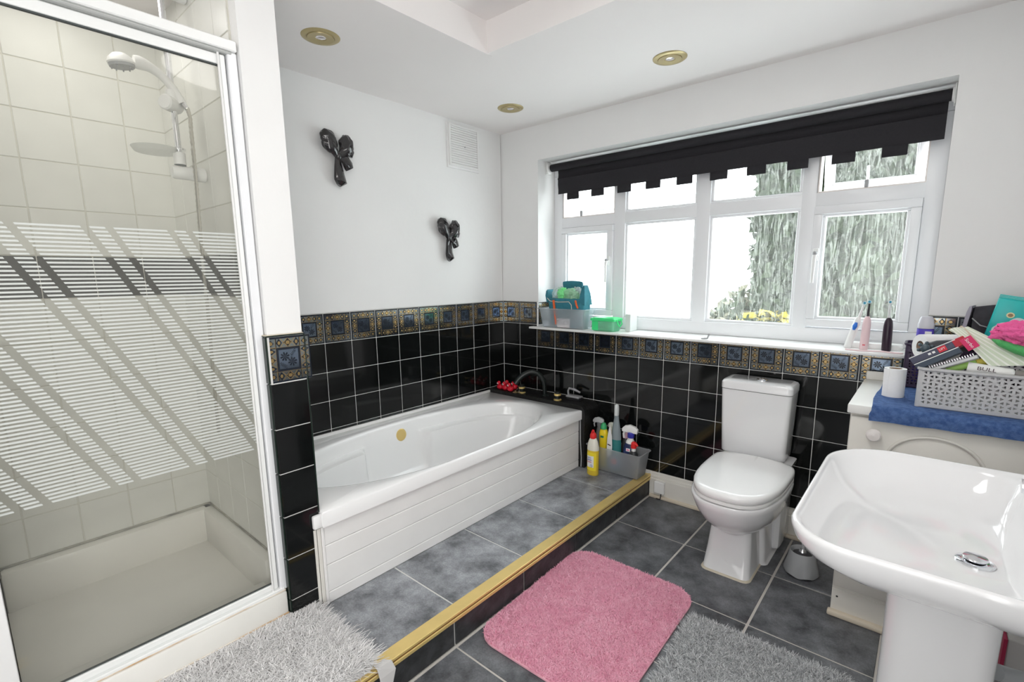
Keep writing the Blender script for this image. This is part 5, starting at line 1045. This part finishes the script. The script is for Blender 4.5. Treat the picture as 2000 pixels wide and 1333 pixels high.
def clips(b):
    r = random.Random(4)
    for k in range(26):
        p = (r.uniform(0.798, 0.850), r.uniform(-0.008, 0.03), OZ0+0.010+r.uniform(0, 0.044)); q = tuple(p[i]+r.uniform(-0.014, 0.014) for i in range(3)); q = (min(max(q[0], 0.797), 0.86), min(max(q[1], -0.009), 0.05), max(q[2], OZ0+0.008))
        b.tube([p, q], 0.0032, (DARK, BRASSD, MATS['brown_print'], WPLAS)[k % 4], 6)
part('clip', t, clips)['kind'] = 'stuff'
tag(box('card_box', None, (0.940, 0.060, OZ0+0.0003), (0.972, 0.150, OZ0+0.105), mat('grey_white_card', (0.62, 0.65, 0.64), 0.5)), 'narrow grey white box standing behind the green lidded box on the sill', 'box')
t = thing('sill_catch', (1.46, -0.01, OZ0), 'small grey metal window catch lying on the sill under the middle mullion', 'catch')
part('catch_arm', t, lambda b: b.tube([(1.444, -0.02, OZ0+0.004), (1.462, -0.02, OZ0+0.006), (1.470, -0.018, OZ0+0.030)], 0.0045, GPLAS, 8))
part('catch_plate', t, lambda b: b.box((1.430, -0.026, OZ0+0.0003), (1.452, -0.012, OZ0+0.006), GPLAS, 0.002))

def brush(name, base, lean, label, hm, hh, neckm, neckh, headm, extra=None, r=0.0155, back=0.0):
    t = thing(name, base, label, 'toothbrush'); b0 = Vector(base); ax = Vector((lean, back, 1)).normalized(); P = lambda h, dx=0, dy=0: tuple(b0+ax*h+Vector((dx, dy, 0)))
    part('handle', t, lambda b: b.tube([P(0.0), P(0.004), P(hh*0.4), P(hh*0.75), P(hh-0.012), P(hh-0.002), P(hh+0.003)], [r*0.9, r, r*1.02, r*0.98, r*0.85, r*0.6, r*0.35], hm, 18))
    part('brush_neck', t, lambda b: b.tube([P(hh), P(hh+0.02), P(hh+neckh)], [0.0058, 0.0050, 0.0036], neckm, 12))
    part('brush_head', t, lambda b: b.lathe([(0.0035, 0), (0.0075, 0.001), (0.0075, 0.012)], headm, P(hh+neckh+0.004, 0, 0.004), axis=(0.05, -1, 0.1), n=16))
    part('bristles', t, lambda b: b.lathe([(0.0045, 0.011), (0.0045, 0.019)], mat('blue_bristle', (0.03, 0.28, 0.42), 0.6), P(hh+neckh+0.004, 0, 0.004), axis=(0.05, -1, 0.1), n=12))
    if extra: extra(t, P)
    return t
PKW = mat('pale_pink_plastic', (0.80, 0.60, 0.62), 0.3); LBW = mat('ice_blue_plastic', (0.55, 0.74, 0.80), 0.3)
def oval(t, P):
    part('blue_oval', t, lambda b: b.tube([P(0.088, -0.001, -0.0135), P(0.105, -0.001, -0.0145), P(0.122, -0.001, -0.0125)], [0.005, 0.0098, 0.005], mat('blue_button', (0.02, 0.16, 0.62), 0.3), 12))
brush('electric_toothbrush', (2.068, 0.060, OZ0+0.0005), 0.24, 'white electric toothbrush with a blue oval button, leaning on the pink one', WPLAS, 0.145, WPLAS, 0.062, LBW, oval, r=0.0145)
def dots(t, P):
    part('indicator_print', t, lambda b: b.box(P(0.020, -0.005, -0.0168), P(0.024, 0.005, -0.0155), REDP, 0))
brush('electric_toothbrush', (2.132, 0.040, OZ0+0.0005), 0.02, 'pale pink electric toothbrush with a black neck, middle of the three on the sill', PKW, 0.146, mat('black_neck', (0.02, 0.015, 0.02), 0.3), 0.062, LBW, dots, r=0.0165)
brush('electric_toothbrush', (2.213, 0.040, OZ0+0.0005), -0.02, 'black electric toothbrush with a white neck, nearest the basket', mat('black_plum_plastic', (0.025, 0.012, 0.025), 0.3), 0.143, mat('clear_white_plastic', (0.70, 0.72, 0.72), 0.25), 0.066, WPLAS, None, r=0.0175)
t = thing('charger_stand', (2.2, 0.10, OZ0), 'low white toothbrush charger tray behind the toothbrushes on the sill', 'charger')
part('charger_tray', t, lambda b: b.rings([rrect(2.06+e, 2.27-e, 0.075+e, 0.15-e, 0.02, z, 6) for e, z in ((0.002, OZ0+0.0003), (0, OZ0+0.016), (0.004, OZ0+0.024), (0.012, OZ0+0.025))], WPLAS))
tag(part('charger_cable', None, lambda b: b.tube([(2.07, -0.012, OZ0+0.003), (2.12, -0.028, OZ0+0.003), (2.17, -0.020, OZ0+0.004), (2.20, -0.032, OZ0+0.008), (2.24, -0.026, OZ0+0.004), (2.27, -0.034, OZ0+0.005), (2.275, -0.015, OZ0+0.003), (2.23, -0.008, OZ0+0.003), (2.18, 0.0, OZ0+0.003)], 0.0028, PKW, 8)), 'pale pink charger cable coiled loosely on the sill by the toothbrushes', 'cable')

# ================================================================= rugs
def in_round(x, y, hx, hy, r):
    dx = np.maximum(np.abs(x)-(hx-r), 0); dy = np.maximum(np.abs(y)-(hy-r), 0); return (dx*dx+dy*dy) <= r*r
def pile(name, parent, c, hx, hy, r, z0, n, length, width, mats, lean=0.5, rot=0.0, curl=0.6, clump=0.0, seed=1, zfun=None, edge=0.0):
    g = np.random.default_rng(seed); x = g.uniform(-hx, hx, n*2); y = g.uniform(-hy, hy, n*2); k = in_round(x, y, hx, hy, r); x, y = x[k][:n], y[k][:n]; n = len(x)
    if clump: fld = np.sin(x*61+2*np.sin(y*83))+np.sin(y*97+2.3*np.sin(x*71+1))+np.sin((x+y)*143+y*31); fa = fld*1.3
    else: fa = np.zeros(n)
    a = g.uniform(0, 2*PI, n)*(1-min(clump, 0.9))+fa*clump*1.5; L = length*(0.75+0.5*g.random(n)); ln = lean*(0.5+g.random(n))
    ox = np.clip(x/hx, -1, 1)**7*edge; oy = np.clip(y/hy, -1, 1)**7*edge
    dx = np.cos(a)*ln+ox; dy = np.sin(a)*ln+oy; zz = np.full(n, z0) if zfun is None else zfun(x, y)
    wx, wy = -np.sin(a+g.normal(0, 0.6, n))*width/2, np.cos(a+g.normal(0, 0.6, n))*width/2
    P = []
    for s_, h, w in ((0, 0, 1), (0.35, 0.62, 1), (1.0, 0.62+0.38*(1-curl), 0.45)):
        px = x+dx*L*s_; py = y+dy*L*s_; pz = zz+L*h*0.9*(1 if s_ < 1 else 1)
        P += [np.stack([px-wx*w, py-wy*w, pz], 1), np.stack([px+wx*w, py+wy*w, pz], 1)]
    V = np.stack(P, 1).reshape(-1, 3); ca, sa = math.cos(rot), math.sin(rot)
    X = V[:, 0]*ca-V[:, 1]*sa+c[0]; Y = V[:, 0]*sa+V[:, 1]*ca+c[1]; o0 = wloc(parent); V = np.stack([X-o0.x, Y-o0.y, V[:, 2]-o0.z], 1)
    b = np.arange(n)[:, None]*6; F = np.concatenate([b+np.array([0, 1, 3, 2]), b+np.array([2, 3, 5, 4])], 1).reshape(-1, 4)
    me = bpy.data.meshes.new(name); me.vertices.add(len(V)); me.vertices.foreach_set('co', V.ravel()); me.loops.add(F.size); me.loops.foreach_set('vertex_index', F.ravel())
    me.polygons.add(len(F)); me.polygons.foreach_set('loop_start', np.arange(0, F.size, 4)); me.polygons.foreach_set('loop_total', np.full(len(F), 4))
    for m in mats: me.materials.append(m)
    mi = g.integers(0, len(mats), n); me.polygons.foreach_set('material_index', np.repeat(mi, 2)); me.update(calc_edges=True); me.validate()
    o = bpy.data.objects.new(name, me); C.objects.link(o); o.parent = parent; o['kind'] = 'stuff'; return o
def backing(b, c, hx, hy, r, z0, z1, rot, m):
    s0 = len(b.v); b.rings([rrect(-hx+e, hx-e, -hy+e, hy-e, r, z, 8) for e, z in ((0.002, z0), (0, z0+0.002), (0, z1-0.001), (0.003, z1))], m); b.xf(Matrix.Translation((c[0], c[1], 0)) @ Matrix.Rotation(rot, 4, 'Z'), s0)
# pink rug
PR = [mat('pink_pile_a', (0.86, 0.44, 0.56), 0.9, col2=(0.72, 0.26, 0.38), nscale=34), mat('pink_pile_b', (0.84, 0.40, 0.52), 0.9), mat('pink_pile_c', (0.90, 0.52, 0.63), 0.9, col2=(0.76, 0.32, 0.44), nscale=22)]
c = (1.455, -1.130); t = thing('pink_bath_mat', (c[0], c[1], 0.0), 'pink rounded bath mat lying on the floor beside the step', 'rug')
part('mat_backing', t, lambda b: backing(b, c, 0.285, 0.368, 0.095, 0.0005, 0.009, 0.02, mat('pink_backing', (0.80, 0.42, 0.50), 0.9)))
pile('pile', t, c, 0.282, 0.365, 0.092, 0.008, 90000, 0.0085, 0.0019, PR, lean=0.8, rot=0.02, curl=0.45, clump=0.3, seed=2)
# grey rug
GR = [mat('grey_pile_a', (0.46, 0.47, 0.48), 0.9), mat('grey_pile_b', (0.28, 0.29, 0.30), 0.9), mat('grey_pile_c', (0.62, 0.63, 0.64), 0.9)]
c = (2.036, -1.245); t = thing('grey_shaggy_mat', (c[0], c[1], 0.0), 'mid grey shaggy mat on the floor in front of the basin pedestal', 'rug')
part('mat_backing', t, lambda b: backing(b, c, 0.258, 0.350, 0.03, 0.0005, 0.012, 0.06, mat('grey_backing', (0.14, 0.15, 0.16), 0.9)))
pile('pile', t, c, 0.256, 0.348, 0.03, 0.010, 80000, 0.021, 0.0019, GR, lean=0.6, rot=0.06, curl=0.55, clump=0.45, seed=5, edge=0.4)
# white rug on the step in front of the shower
WR = [mat('white_pile_a', (0.76, 0.75, 0.75), 0.9), mat('white_pile_b', (0.66, 0.65, 0.65), 0.9), mat('white_pile_c', (0.82, 0.81, 0.80), 0.9)]
c = (0.962, -2.235); t = thing('white_shaggy_mat', (c[0], c[1], 0.1285), 'white noodle pile mat on the step in front of the shower door', 'rug')
part('mat_backing', t, lambda b: backing(b, c, 0.198, 0.335, 0.02, 0.1320, 0.142, 0.0, mat('white_backing', (0.62, 0.61, 0.60), 0.9)))
pile('pile', t, c, 0.196, 0.333, 0.02, 0.140, 34000, 0.030, 0.0029, WR, lean=0.8, curl=0.62, clump=0.35, seed=9, edge=0.75)
part('backing_flap', t, lambda b: b.rings([[(1.158, -1.903, 0.140), (1.176, -1.903, 0.137), (1.180, -1.898, 0.100), (1.178, -1.896, 0.03)], [(1.158, -1.868, 0.140), (1.177, -1.852, 0.138), (1.183, -1.842, 0.105), (1.180, -1.862, 0.03)]], mat('white_backing', (0.62, 0.61, 0.60), 0.9), False, False, close=False), smooth=False)
